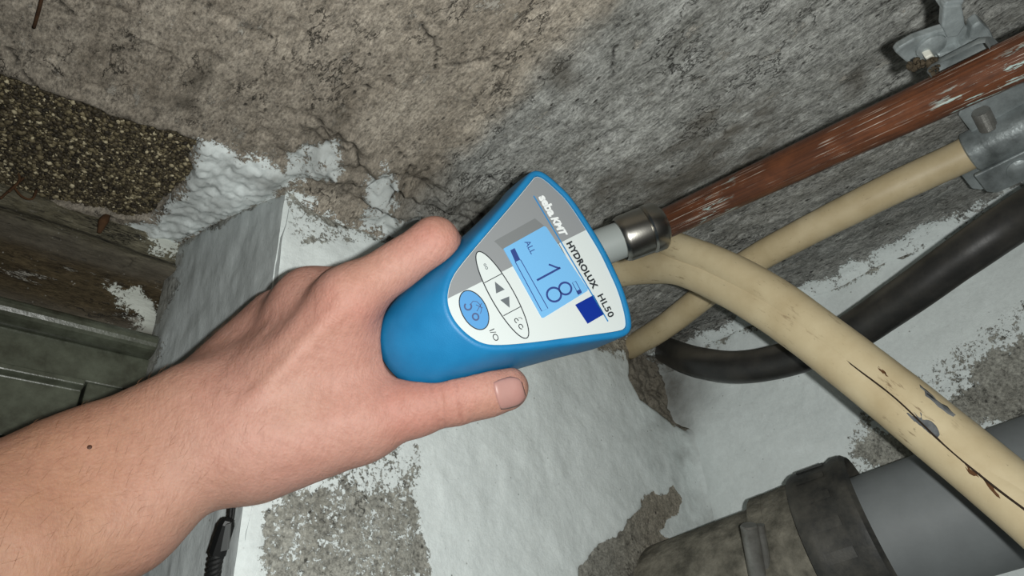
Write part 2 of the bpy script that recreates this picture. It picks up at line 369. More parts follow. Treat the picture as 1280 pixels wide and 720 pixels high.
# ------------------------------------------------------------------ window frame in the recess
t = NT('grey_painted_metal'); co = t.coord()
m_frame = t.out(t.mix(t.rng(t.noise(co, 40, 7, .7), .35, .7), lin(92, 97, 84), lin(44, 44, 34)), .33, t.bump(t.noise(co, 150, 5, .6), .4, .0008), spec=.5)
def extrude_x(name, prof, x0, x1, mat, parent, n=1, cap=True):
    xs = np.linspace(x0, x1, n + 1); k = len(prof); V = []; Fs = []
    for x in xs:
        for (y, z) in prof: V.append((x, y, z))
    for i in range(n):
        for j in range(k): Fs.append((i * k + j, i * k + (j + 1) % k, (i + 1) * k + (j + 1) % k, (i + 1) * k + j))
    if cap: Fs.append(tuple(range(k))); Fs.append(tuple(range(n * k, n * k + k)))
    return fixn(mesh(name, V, Fs, mat, parent, False))
zf = lambda y: zb(110, y)
win = empty('window_1', (-.2, RB, zf(700)), 'grey-green painted metal window frame at the back of the recess', 'window', kind='structure')
rr = (zf(405) - zf(428)) / 2
prof = [(RB + .03, zf(402)), (RB - .004, zf(402))] + [(RB - .006 - rr * .9 * math.sin(a), (zf(405) + zf(428)) / 2 + rr * math.cos(a)) for a in np.linspace(.1, math.pi - .1, 8)] + [(RB - .002, zf(430)), (RB + .03, zf(430))]
bevel(extrude_x('top_rail', prof, -.9, RVX - .001, m_frame, win), .001)
bevel(extrude_x('frame_face', [(RB + .002, zf(430)), (RB + .002, zf(476)), (RB + .03, zf(476)), (RB + .03, zf(430))], -.9, RVX + .006, m_frame, win), .001)
bevel(extrude_x('sash_rail', [(RB - .004, zf(478)), (RB - .004, zf(486)), (RB + .001, zf(489)), (RB + .001, zf(560)), (RB + .03, zf(560)), (RB + .03, zf(478))], -.9, .07, m_frame, win), .0008)
bevel(extrude_x('frame_post', [(RB + .002, zf(476)), (RB + .002, 1.2), (RB + .03, 1.2), (RB + .03, zf(476))], .072, RVX + .006, m_frame, win), .001)
m_pane = simple('dusty_dark_glass', lin(58, 62, 60), .25, 0, .5, var=(60, lin(40, 42, 40)))
extrude_x('pane', [(RB + .012, zf(556)), (RB + .012, 1.2), (RB + .02, 1.2), (RB + .02, zf(556))], -.9, .074, m_pane, win)
m_black = simple('black_rubber', lin(36, 37, 36), .5, 0, .4, (300, .2, .0005), (60, lin(58, 58, 54)))

# ------------------------------------------------------------------ exposed aggregate where the plaster fell off
ico = bmesh.new(); bmesh.ops.create_icosphere(ico, subdivisions=1, radius=1.0)
IV = np.array([v.co[:] for v in ico.verts]); IF = np.array([[v.index for v in f.verts] for f in ico.faces]); ico.free()
gr = np.random.RandomState(11)
bb0 = gravel_poly.min(0); bb1 = gravel_poly.max(0); VV = []; FF = []; tn = []; nn = 0
pts = bb0 + gr.rand(20000, 2) * (bb1 - bb0)
sd = poly_sd(pts[:, 0], pts[:, 1], gravel_poly) + fbm(np.c_[pts, np.zeros(len(pts))], 60, 3) * .004
pts = pts[(sd > 0)]
for (x, y) in pts:
    s = .0007 + .0013 * gr.rand() ** 2; sc3 = np.array([s, s * (.6 + .5 * gr.rand()), s * .75]); a = gr.rand() * 6.28
    v = IV * (1 + .25 * (gr.rand(len(IV), 1) - .5)) * sc3
    ca, sa = math.cos(a), math.sin(a); v = np.c_[v[:, 0] * ca - v[:, 1] * sa, v[:, 0] * sa + v[:, 1] * ca, v[:, 2]]
    VV.append(v + np.array([x, y, CEIL + .0042 - gr.rand() * .0025])); FF.append(IF + nn); nn += len(IV); tn.append(np.full(len(IV), gr.rand()))
t = NT('aggregate_grains'); tt = t.attr('tone')
ramp = t.n('ShaderNodeValToRGB'); t.put(ramp.inputs[0], tt)
ramp.color_ramp.elements[0].color = lin(34, 29, 21); ramp.color_ramp.elements[1].color = lin(190, 180, 150)
e = ramp.color_ramp.elements.new(.6); e.color = lin(74, 66, 49); e = ramp.color_ramp.elements.new(.88); e.color = lin(118, 108, 82)
m_grain = t.out(ramp.outputs[0], .7, spec=.4)
g_o = mesh('gravel_aggregate', np.concatenate(VV), np.concatenate(FF), m_grain, None, False, None, dict(tone=np.concatenate(tn)))
tag(g_o, 'dark exposed gravel aggregate where the ceiling plaster broke away', 'gravel', None, 'stuff')

# ------------------------------------------------------------------ tubes and lathes
def spline(pts, n):
    pts = np.asarray(pts, float); q = np.vstack([2 * pts[0] - pts[1], pts, 2 * pts[-1] - pts[-2]]); out = []
    m = len(pts) - 1; per = max(2, n // m)
    for i in range(m):
        p0, p1, p2, p3 = q[i:i + 4]
        for t_ in np.linspace(0, 1, per, endpoint=False):
            out.append(.5 * ((2 * p1) + (p2 - p0) * t_ + (2 * p0 - 5 * p1 + 4 * p2 - p3) * t_ ** 2 + (3 * p1 - p0 - 3 * p2 + p3) * t_ ** 3))
    out.append(pts[-1]); return np.array(out)
def frames(C, ref=None):
    T = np.gradient(C, axis=0); T /= np.linalg.norm(T, axis=1)[:, None]
    n = np.array([0, 0, 1.]) if ref is None else np.asarray(ref, float)
    Ns = []
    for tg in T:
        n = n - tg * n.dot(tg); n /= np.linalg.norm(n); Ns.append(n.copy())
    Ns = np.array(Ns); return T, Ns, np.cross(T, Ns)
def tube(name, C, r, mat, parent=None, segs=28, cap=True, ref=None, wob=0.0):
    C = np.asarray(C); T, N, Bn = frames(C, ref); n = len(C)
    rr = np.broadcast_to(np.asarray(r, float), (n,)); a = np.linspace(0, 2 * np.pi, segs + 1)
    L = np.r_[0, np.cumsum(np.linalg.norm(np.diff(C, axis=0), axis=1))]
    V = (C[:, None, :] + rr[:, None, None] * (np.cos(a)[None, :, None] * N[:, None, :] + np.sin(a)[None, :, None] * Bn[:, None, :])).reshape(-1, 3)
    uv = np.stack(np.meshgrid(L, a / (2 * np.pi) * rr.mean() * 6.28, indexing='ij'), -1).reshape(-1, 2)
    if wob:
        cen = np.repeat(C, segs + 1, 0); dirv = V - cen; V = cen + dirv * (1 + wob * fbm(V * 1.0, 45, 3))[:, None]
        V.reshape(n, segs + 1, 3)[:, -1] = V.reshape(n, segs + 1, 3)[:, 0]
    idx = np.arange(n * (segs + 1)).reshape(n, segs + 1)
    Fs = np.stack([idx[:-1, :-1].ravel(), idx[:-1, 1:].ravel(), idx[1:, 1:].ravel(), idx[1:, :-1].ravel()], 1).tolist()
    V = list(map(tuple, V)); uv = list(map(tuple, uv))
    if cap:
        for e, ring in ((0, idx[0]), (n - 1, idx[-1])):
            k = len(V); V.append(tuple(C[e])); uv.append((L[e], 0))
            for j in range(segs): Fs.append((ring[j + 1], ring[j], k) if e == 0 else (ring[j], ring[j + 1], k))
    return mesh(name, V, Fs, mat, parent, True, uv)
def lathe(name, o, d, prof, mat, parent=None, segs=48, smooth=True, arc=(0, 2 * math.pi), ref=None):
    d = np.asarray(d, float); d = d / np.linalg.norm(d); x = np.array([0, 0, 1.]) if ref is None else np.asarray(ref, float)
    x = np.array([1., 0, 0]) if abs(x.dot(d)) > .99 * np.linalg.norm(x) else x
    x = x - d * x.dot(d); x /= np.linalg.norm(x); y = np.cross(d, x)
    V = []; k = len(prof); full = abs(arc[1] - arc[0] - 2 * math.pi) < 1e-6
    al = np.linspace(arc[0], arc[1], segs + (0 if full else 1), endpoint=not full)
    for a in al:
        for (h, r) in prof: V.append(o + d * h + r * (math.cos(a) * x + math.sin(a) * y))
    Fs = []; m = len(al)
    for i in range(m if full else m - 1):
        for j in range(k - 1):
            a0 = i * k + j; b0 = ((i + 1) % m) * k + j; Fs.append((a0, b0, b0 + 1, a0 + 1))
    ob = mesh(name, V, Fs, mat, parent, smooth)
    bm = bmesh.new(); bm.from_mesh(ob.data); bmesh.ops.remove_doubles(bm, verts=bm.verts, dist=1e-7); bmesh.ops.recalc_face_normals(bm, faces=bm.faces); bm.to_mesh(ob.data); bm.free()
    if smooth: ob.data.polygons.foreach_set('use_smooth', [True] * len(ob.data.polygons))
    if smooth: 
        ed = ob.modifiers.new('split', 'EDGE_SPLIT'); ed.split_angle = math.radians(35)
    return ob
def prism(name, poly3, nrm, h, mat, parent, bev=0, smooth=False):
    poly3 = np.asarray(poly3); k = len(poly3); nrm = np.asarray(nrm)
    V = np.vstack([poly3, poly3 + nrm * h]); Fs = [tuple(range(k)), tuple(range(k, 2 * k))] + [(i, (i + 1) % k, k + (i + 1) % k, k + i) for i in range(k)]
    o = fixn(mesh(name, V, Fs, mat, parent, smooth))
    if bev: bevel(o, bev)
    return o

# --- copper pipe
t = NT('brown_oxidised_copper'); uv = t.coord('UV'); s1 = t.mapv(uv, (14, 900, 1)); s2 = t.mapv(uv, (60, 400, 1)); ob = t.coord()
c = t.mix(t.rng(t.noise(s1, 1, 6, .6), .3, .7), lin(84, 50, 32), lin(51, 31, 22))
c = t.mix(t.rng(t.noise(uv, 70, 5, .6), .45, .7, 0, .6), c, lin(98, 58, 36))
sc_ = t.math('MULTIPLY', t.rng(t.noise(s1, 1.3, 7, .7), .57, .63), t.rng(t.noise(uv, 22, 3, .5), .46, .56))
c = t.mix(sc_, c, lin(176, 170, 160))
sp_ = t.math('MULTIPLY', t.rng(t.noise(s2, .9, 4, .7), .56, .60), t.rng(t.noise(uv, 14, 2, .5), .54, .60))
c = t.mix(sp_, c, lin(150, 172, 168))
m_copper = t.out(c, .42, t.bump(t.noise(s1, 1, 6, .7), .35, .0006), metal=0.0, spec=.25)
PP1 = P(850, 271, .385); PP2 = P(1280, 71, .252); pd = (PP2 - PP1) / np.linalg.norm(PP2 - PP1)
kk = (WL + .02 - PP1[1]) / pd[1]
C = [PP1 + pd * s for s in np.linspace(kk, np.linalg.norm(PP2 - PP1) + .25, 60)]
pipe = tag(tube('copper_pipe', C, .0088, m_copper, None, 36), 'scratched brown copper pipe running from the metal probe tip to the upper right', 'pipe')

# --- beige cables
def beige(name, c1, c2_):
    t = NT(name); uv = t.coord('UV'); ob = t.coord()
    c = t.mix(t.rng(t.noise(ob, 35, 6, .6), .3, .7), c1, c2_)
    st = t.math('MULTIPLY', t.rng(t.noise(t.mapv(uv, (60, 260, 1)), 1, 6, .7), .58, .68), t.rng(t.noise(ob, 14, 3, .5), .45, .6))
    c = t.mix(st, c, lin(92, 66, 40))
    c = t.mix(t.rng(t.noise(t.mapv(uv, (180, 420, 1)), 1, 5, .7), .66, .72), c, lin(52, 40, 28))
    return t.out(c, .5, t.bump(t.noise(ob, 120, 5, .6), .3, .0006), spec=.35)
m_beige = beige('aged_cream_sheath', lin(198, 184, 151), lin(178, 161, 127))
m_beige2 = beige('aged_cream_sheath_upper', lin(202, 186, 152), lin(178, 160, 124))
m_scuff = simple('scraped_grey', lin(74, 78, 82), .7, var=(200, lin(110, 112, 112)))
m_dark = simple('dark_groove', lin(40, 30, 20), .9)
C1 = spline([P(*q) for q in ((1900, -140, .295), (1420, 92, .385), (1330, 130, .405), (1220, 187, .44), (1090, 248, .475), (960, 315, .525), (905, 350, .555), (862, 384, .585), (825, 412, .62), (785, 436, .67))], 100)
tag(tube('cable', C1, .0112, m_beige2, None, 32, wob=.02), 'thinner cream cable running below the copper pipe into a metal clamp', 'cable', 'cream cables')
thick = empty('cable', P(1100, 480, .36), 'thick cream cable with a long seam sweeping to the lower right corner', 'cable', 'cream cables')
C2pts = [P(*q) for q in ((700, 352, .60), (760, 341, .55), (810, 334, .515), (860, 337, .478), (950, 381, .428), (1050, 450, .385), (1150, 529, .348), (1280, 634, .305), (1400, 738, .275), (1800, 1080, .205))]
C2 = spline(C2pts, 148)
tube('sheath', C2, np.interp(np.arange(len(C2)), [0, 40, 80, len(C2)], [.0125, .0128, .0135, .0140]), m_beige, thick, 40, wob=.015)
C3 = spline([P(*q) for q in ((770, 285, .56), (815, 296, .52), (850, 311, .482), (900, 331, .452), (960, 366, .424), (1050, 433, .386), (1150, 513, .348), (1280, 622, .306), (1400, 728, .276), (1800, 1072, .206))], 135)
n3 = len(C3)
tube('sheath_flap', C3, np.interp(np.arange(n3), [0, n3 * .31, n3 * .45, n3], [.0105, .0108, .0122, .0128]), m_beige, thick, 36, wob=.015)
def hit_tube(Ct, px, py, r):                                   # nearest surface point of a tube on a line of sight
    d = R @ cray(px, py); d = d / np.linalg.norm(d); w = Ct - CAM; tt_ = w @ d; dist = np.linalg.norm(w - tt_[:, None] * d, axis=1); i = dist.argmin()
    back = math.sqrt(max(r * r - dist[i] ** 2, 0)); p = CAM + d * (tt_[i] - back); return p, (p - Ct[i]) / np.linalg.norm(p - Ct[i])
def dense(Ct, r): 
    k = np.linspace(0, len(Ct) - 1, len(Ct) * 8); f = np.arange(len(Ct)); return np.stack([np.interp(k, f, Ct[:, i]) for i in range(3)], 1), np.interp(k, f, r)
DENSE = None
def hit_near(px, py):
    best = None
    for Ct, rr_ in (dense(C2, np.interp(np.arange(len(C2)), [0, 40, 80, len(C2)], [.0125, .0128, .0135, .0140])), dense(C3, np.interp(np.arange(n3), [0, n3 * .31, n3 * .45, n3], [.0105, .0108, .0122, .0128]))):
        d = R @ cray(px, py); d = d / np.linalg.norm(d); w = Ct - CAM; t_ = w @ d; ds = np.linalg.norm(w - t_[:, None] * d, axis=1); i = ds.argmin()
        if ds[i] < rr_[i]:
            dep = t_[i] - math.sqrt(rr_[i] ** 2 - ds[i] ** 2); p = CAM + d * dep
            if best is None or dep < best[0]: best = (dep, p, (p - Ct[i]) / np.linalg.norm(p - Ct[i]))
    return best[1], best[2]
def groove(name, Ct, r, pxs, rad, mat, parent, lift=0.0):
    pts = [];
    for q in pxs:
        p, n_ = hit_near(q[0], q[1]); pts.append(p + n_ * lift)
    return tube(name, spline(pts, 40), rad, mat, parent, 6)
groove('seam', C2, .0134, [(862, 325), (905, 341), (945, 362), (1000, 404), (1060, 452), (1120, 498), (1180, 556), (1240, 606), (1285, 640)], .0006, m_dark, thick, .0004)
def scuff(name, Ct, r, pxs, mat, parent):
    q = np.asarray(pxs, float); k0_ = len(q); bd = []
    for i in range(k0_):
        for f in (0, .34, .67): bd.append(q[i] + (q[(i + 1) % k0_] - q[i]) * f)
    bd = np.array(bd) + np.array([[rnd.uniform(-1.4, 1.4), rnd.uniform(-1.4, 1.4)] for _ in bd]); cen = bd.mean(0); k = len(bd); V = []
    for ring, lift in ((1.0, -.0004), (.96, .0006), (.66, .0007), (.33, .0007)):
        for b_ in bd:
            p, n_ = hit_near(*(cen + (b_ - cen) * ring)); V.append(p + n_ * lift)
    p, n_ = hit_near(*cen); V.append(p + n_ * .0007); Fs = []
    for g_ in range(3):
        for i in range(k): Fs.append((g_ * k + i, g_ * k + (i + 1) % k, (g_ + 1) * k + (i + 1) % k, (g_ + 1) * k + i))
    for i in range(k): Fs.append((3 * k + i, 3 * k + (i + 1) % k, 4 * k))
    return fixn(mesh(name, V, Fs, mat, parent, True))
scuff('scuff_mark', C2, .0137, [(1131, 494), (1140, 499), (1152, 512), (1166, 528), (1177, 545), (1168, 549), (1158, 541), (1146, 535), (1134, 527), (1129, 510)], m_scuff, thick)
scuff('scuff_mark', C3, .0122, [(1147, 481), (1160, 490), (1176, 504), (1196, 520), (1192, 522), (1172, 508), (1156, 494)], m_scuff, thick)
for q in ([(1093, 455), (1102, 460), (1112, 474), (1104, 470)], [(1196, 570), (1212, 582), (1226, 598), (1212, 592)], [(1222, 590), (1240, 606), (1252, 624), (1238, 612)]):
    scuff('rust_stain', C2, .0135, q, simple('rust_stain', lin(84, 54, 28), .8), thick)

# --- black cable
C4 = spline([P(*q) for q in ((2000, -160, .235), (1420, 185, .345), (1280, 268, .395), (1200, 322, .42), (1130, 372, .445), (1050, 424, .485), (980, 450, .52), (925, 459, .548), (880, 454, .585), (850, 445, .64), (822, 432, .72))], 112)
t = NT('dusty_black_sheath'); ob = t.coord()
c = t.mix(t.rng(t.noise(ob, 50, 6, .7), .4, .75), lin(38, 38, 37), lin(60, 58, 54))
geo = t.n('ShaderNodeNewGeometry').outputs['Normal']; sx = t.n('ShaderNodeSeparateXYZ'); t.put(sx.inputs[0], geo)
dust = t.math('MULTIPLY', t.rng(sx.outputs['Z'], .1, .8), t.rng(t.noise(ob, 30, 5, .6), .3, .6))
c = t.mix(t.math('MULTIPLY', dust, .6), c, lin(120, 116, 108))
m_blackcable = t.out(c, .42, t.bump(t.noise(ob, 200, 4, .6), .25, .0005), spec=.5)
tag(tube('cable', C4, .0132, m_blackcable, None, 32, wob=.012), 'black cable looping behind the thick cream cable', 'cable')

# --- drain pipe
DA = P(1069, 680, .472); DB = P(1280, 612, .43); dd = (DB - DA) / np.linalg.norm(DB - DA)
drain = empty('drain_pipe', DA - np.array([0, 0, .05]), 'grey plastic drain pipe with a black rubber socket along the right wall', 'pipe')
m_greypipe = simple('grey_pvc', lin(128, 133, 134), .6, 0, .4, (400, .08, .0004), (18, lin(112, 116, 118)))
m_socket = simple('dusty_black_socket', lin(44, 45, 44), .55, 0, .35, (90, .5, .0012), (55, lin(82, 80, 74)))
m_dirtypipe = simple('plaster_smeared_pipe', lin(78, 76, 68), .85, 0, .25, (160, .9, .002), (70, lin(132, 128, 116)))
lathe('pipe', DA, dd, [(-.03, .0408), (.6, .0408), (.6, .038), (-.03, .038)], m_greypipe, drain, 72)
lathe('socket', DA, dd, [(-.012, .0425), (-.008, .0505), (.018, .0525), (.021, .0545), (.018, .0572), (.013, .0576), (.008, .0556), (-.014, .0562), (-.018, .0560), (-.022, .0540), (-.023, .0510), (-.023, .036)], m_socket, drain, 72)
for k in range(18):
    a = k * 2 * math.pi / 18
    lathe('socket_rib', DA, dd, [(-.013, .0556), (-.013, .0570), (.006, .0568), (.006, .0550)], m_socket, drain, 3, False, (a, a + .12))
lathe('socket_neck', DA, dd, [(-.023, .0515), (-.046, .0505), (-.053, .0494), (-.056, .0472), (-.057, .040)], m_dirtypipe, drain, 72)
lathe('spigot', DA, dd, [(-.056, .0445), (-.12, .0440), (-.30, .0432)], m_dirtypipe, drain, 64)
hc = drain
m_steel = simple('dull_steel', lin(136, 136, 132), .38, .4, .5, (250, .3, .0006), (60, lin(92, 90, 84)))
tow = -(dd * np.dot(CAM - DA, dd) - (CAM - DA)); tow /= np.linalg.norm(tow); sid = np.cross(dd, tow)
lathe('clamp_band', DA, dd, [(-.0535, .0490), (-.0535, .0507), (-.043, .0509), (-.043, .0490)], m_dirtypipe, hc, 64)
hb = P(940, 690, .46)
axd = P(946, 722, .46) - P(934, 652, .46); axd /= np.linalg.norm(axd)
ob0 = P(936, 656, .455)
lathe('clamp_screw', ob0, axd, [(0, 0), (0, .0050), (.001, .0058), (.045, .0058), (.045, 0)], m_steel, hc, 16)
lathe('clamp_screw', ob0 + (P(950, 656, .455) - P(936, 656, .455)), axd, [(0, 0), (0, .003), (.045, .003), (.045, 0)], m_steel, hc, 12)

# ------------------------------------------------------------------ pipe clamps
m_zinc = simple('weathered_zinc', lin(158, 166, 167), .42, .35, .5, (120, .5, .0012), (45, lin(92, 98, 98)))
m_rust = simple('rusty_dirt', lin(70, 62, 50), .95, 0, .1, (300, .8, .002), (120, lin(36, 32, 26)))
ZC = CAM[2] + .218
def pz(px, py, z): return on_plane(px, py, np.array([0, 0, z]), EZ)
cl = empty('pipe_clamp', pz(1190, 60, ZC), 'grey zinc clamp with ear plate holding the copper pipe to the ceiling', 'clamp', 'pipe clamps')
prism('ear_plate', [pz(*q, ZC) for q in ((1119, 66), (1124, 60), (1143, 49), (1172, 39), (1205, 30), (1215, 40), (1204, 58), (1180, 70), (1152, 78), (1134, 79))], EZ, .004, m_zinc, cl, .0008)
prism('stem', [pz(*q, ZC - .001) for q in ((1178, 34), (1180, 8), (1203, 6), (1207, 32), (1198, 46), (1184, 48))], EZ, .0045, m_zinc, cl, .0008)
st0 = (pz(1180, 8, ZC) + pz(1203, 6, ZC)) / 2; sw = (pz(1203, 6, ZC) - pz(1180, 8, ZC)) / 2; sl = np.cross(EZ, sw); sl = sl / np.linalg.norm(sl) * .002
prism('stem_riser', [st0 - sw - sl, st0 + sw - sl, st0 + sw + sl, st0 - sw + sl], EZ, CEIL - ZC + .003, m_zinc, cl, .0006)
pcx = min((PP1 + pd * k_ for k_ in np.linspace(.02, .3, 200)), key=lambda q: abs(640 - F_PX * (R.T @ (q - CAM))[0] / (R.T @ (q - CAM))[2] - 1216))
lathe('saddle', pcx, pd, [(-.011, .0091), (-.011, .0127), (-.009, .0137), (.008, .0137), (.010, .0127), (.010, .0091)], m_zinc, cl, 28, True, (-1.15, 1.15))
prism('saddle_wing', [pz(*q, ZC - .004) for q in ((1182, 84), (1172, 70), (1200, 62), (1213, 50), (1216, 34), (1226, 27), (1238, 38), (1246, 56))], EZ, .006, m_zinc, cl, .001)
bh = pz(1163, 57, ZC); lathe('bolt_head', bh, -EZ, [(0, .0058), (.0012, .0056), (.0024, .0040), (.003, 0)], m_zinc, cl, 20)
prism('lock_nut', [pz(*q, ZC - .006) for q in ((1156, 73), (1166, 68), (1178, 84), (1170, 90))], EZ, .006, simple('pale_nut', lin(196, 196, 186), .4, .3), cl, .0006)
# grit hanging off the clamp
VV = []; FF = []; nn = 0
for i in range(60):
    f = i / 59; px = 1137 + 34 * min(1, f * 1.5) + rnd.uniform(-4, 4); py = 82 + rnd.uniform(-4, 4) - 4 * math.sin(f * 3) + max(0, f - .6) * 62
    if f > .75: px = 1163 + (f - .75) * 30 + rnd.uniform(-3, 3)
    s = rnd.uniform(.0006, .0016); c_ = pz(px, py, ZC - .012 + rnd.uniform(-.002, .002))
    VV.append(IV * (1 + .4 * (gr.rand(len(IV), 1) - .5)) * s + c_); FF.append(IF + nn); nn += len(IV)
tag(mesh('debris_clump', np.concatenate(VV), np.concatenate(FF), m_rust, None, False), 'crumbly dark dirt hanging off the clamp beside the copper pipe', 'dirt', None, 'stuff')

# clamp on the cream cable
i0 = np.argmin(np.linalg.norm(C1 - P(1246, 174, .432), axis=1)); T1, N1, B1 = frames(C1); c0 = C1[i0]; ax = -T1[i0]      # toward the corner end positive T; ax points right
ax = ax if np.dot(ax, P(1280, 160, .42) - P(1200, 190, .44)) > 0 else -ax
tocam = CAM - c0; tocam -= ax * tocam.dot(ax); tocam /= np.linalg.norm(tocam); dn = -EZ - ax * np.dot(-EZ, ax); dn /= np.linalg.norm(dn)
dn = (dn + tocam); dn /= np.linalg.norm(dn); sd_ = np.cross(ax, dn)
if np.dot(sd_, U * 0 + (P(1250, 100, .4) - P(1250, 200, .4))) < 0: sd_ = -sd_                                                # sd_ = image up
cl2 = empty('pipe_clamp', c0, 'two-part galvanised clamp with bolts gripping the thinner cream cable', 'clamp', 'pipe clamps')
lathe('shell', c0, ax, [(-.013, .0113), (-.014, .0128), (-.013, .0140), (.03, .0150), (.03, .0113)], m_zinc, cl2, 28, True, (-1.75, 1.75), dn)
lathe('shell', c0, ax, [(-.013, .0113), (-.013, .0135), (.03, .0135), (.03, .0113)], m_zinc, cl2, 24, True, (1.9, 4.4), dn)
def ear(name, s0, s1, l0, l1, hgt, th=.0032):
    pts = [(s0, l0), (s0, l1), (s1, l1), (s1 - np.sign(s1) * .001, l0 + .004), (s1 - np.sign(s1) * .005, l0)]
    return prism(name, [c0 + sd_ * s + ax * l + dn * hgt for s, l in pts], dn, th, m_zinc, cl2, .0009)
ear('flange', .010, .034, -.006, .030, -.001); ear('flange', -.010, -.030, -.018, .030, .0085); ear('flange', -.008, -.031, -.026, .030, -.0045)
def bolt(o, d, parent, r=.0045, L=.013):
    prof_ = [(0, 0), (0, r)]; n = 9
    for i in range(n): prof_ += [(L * (i + .25) / n, r), (L * (i + .75) / n, r * .84)]
    return lathe('threaded_bolt', o, d, prof_ + [(L, r * .9), (L, 0)], m_steel, parent, 20, False)
bolt(c0 + sd_ * .0125 + ax * .003 + dn * .0045, dn * .12 + sd_ * .95 + ax * .15, cl2, .0052, .014)
lathe('rivet_head', c0 - sd_ * .0205 + ax * .004 + dn * .0117, dn, [(0, .0075), (.001, .0073), (.002, .0055), (.0026, .003), (.0028, 0)], m_zinc, cl2, 24)

# ------------------------------------------------------------------ the handheld instrument
dn_c = np.array([.376, .282, .883]); dn_c /= np.linalg.norm(dn_c)             # face normal, camera space (toward the lens)
da_c = np.array([.764, .444, -.467]); da_c -= dn_c * da_c.dot(dn_c); da_c /= np.linalg.norm(da_c)
DN = R @ dn_c; DAx = R @ da_c; DT = np.cross(DAx, DN)                          # normal, long axis, text direction
O0 = P(745, 310, .34)
def f2(px, py, h=0.0):
    p = on_plane(px, py, O0 + DN * h, DN); q = p - O0; return np.array([q @ DT, q @ DAx])
def w3(p2, h): return O0 + DT * p2[0] + DAx * p2[1] + DN * h
def fp(pts, h=0.0): return np.array([f2(*q) for q in pts])
def chaikin(p, n=2):
    p = np.asarray(p)
    for _ in range(n):
        q = np.roll(p, -1, 0); p = np.stack([.75 * p + .25 * q, .25 * p + .75 * q], 1).reshape(-1, 2)
    return p
lab_px = [(664, 228), (670, 220), (679, 223), (695, 237), (710, 252), (733, 287), (750, 315), (761, 338), (772, 362), (779, 385), (782, 400), (782, 409), (775, 413), (720, 420), (660, 428), (620, 431),
          (601, 428), (585, 418), (572, 405), (564, 392), (560, 378), (561, 362), (567, 345), (578, 330), (597, 307), (640, 257)]
lab = chaikin(fp(lab_px), 2)
def offset(poly, d):
    p = np.asarray(poly); a = np.roll(p, 1, 0); b = np.roll(p, -1, 0); tg = b - a; tg /= np.linalg.norm(tg, axis=1)[:, None]
    ar = .5 * np.sum(p[:, 0] * b[:, 1] - b[:, 0] * p[:, 1]); s = 1 if ar > 0 else -1
    return p + d * s * np.stack([tg[:, 1], -tg[:, 0]], 1)
meter = empty('leak_detector', w3((0, -.04), -.04), 'blue handheld wedge-shaped instrument with backlit screen held in the hand', 'meter')
t = NT('blue_textured_plastic'); ob = t.coord()
m_blue = t.out(t.mix(t.rng(t.noise(ob, 90, 4, .5), .3, .7), lin(27, 116, 166), lin(21, 107, 156)), .48, t.bump(t.noise(ob, 1500, 2, .5), .28, .0003), spec=.35)
m_white = simple('white_film', lin(192, 199, 198), .45, spec=.3); m_greyf = simple('grey_film', lin(128, 131, 133), .45, spec=.3)
m_greyd = simple('darker_grey_film', lin(112, 115, 116), .45, spec=.3); m_ink = simple('black_ink', lin(40, 44, 48), .5)
m_inkb = simple('blue_ink', lin(42, 120, 176), .5); m_navy = simple('navy_print', lin(12, 42, 132), .4); m_lcdink = simple('lcd_segment', lin(44, 62, 122), .5)
m_btn = simple('blue_button_film', lin(82, 140, 190), .4); m_whiteink = simple('white_ink', lin(214, 218, 218), .5)
t = NT('backlit_lcd'); m_lcd = t.out(lin(104, 158, 198), .25, spec=.4, emis=lin(104, 178, 236), estr=.12)
a_tip = lab[:, 1].min(); a_top = lab[:, 1].max()
tipw = sstep(a_top - .012, a_tip, lab[:, 1])
need = f2(481, 452, -.032)[1]; K = (a_tip - .0035) - need
mid_t = lab[:, 0].mean()
secs = [(-.0012, .0002, 0), (.0006, .0005, 0), (.0009, .0013, 0), (.0008, .0024, 0), (.0001, .0033, 0), (-.002, .0036, .08), (-.006, .0037, .26), (-.012, .0037, .5), (-.020, .0037, .76), (-.027, .0037, .92),
        (-.033, .0035, 1.0), (-.037, .0022, 1.0), (-.039, -.001, .96), (-.040, -.006, .85)]
V = []
for (z, off, kf) in secs:
    q = offset(lab, off); nx_ = np.clip(-(offset(lab, .001) - lab)[:, 0] / .001, 0, 1); q[:, 0] -= .0024 * kf * nx_; q[:, 1] -= K * kf * tipw
    q[:, 0] = mid_t + (q[:, 0] - mid_t) * (1 - .0 * kf)
    V += [w3(p, z) for p in q]
nl = len(lab); ns = len(secs)
Fs = [(i * nl + j, i * nl + (j + 1) % nl, (i + 1) * nl + (j + 1) % nl, (i + 1) * nl + j) for i in range(ns - 1) for j in range(nl)]
Fs += [tuple(range(nl)), tuple(range((ns - 1) * nl, ns * nl))]
housing = fixn(mesh('housing', V, Fs, m_blue, meter, True))
es = housing.modifiers.new('split', 'EDGE_SPLIT'); es.split_angle = math.radians(50)
H0 = -.0011
def flat(name, poly2, z, h, mat, parent): return prism(name, [w3(p, z) for p in poly2], DN, h, mat, parent)
face = flat('face_label', offset(lab, .0002), H0, .0006, m_white, meter); Z = H0 + .0006
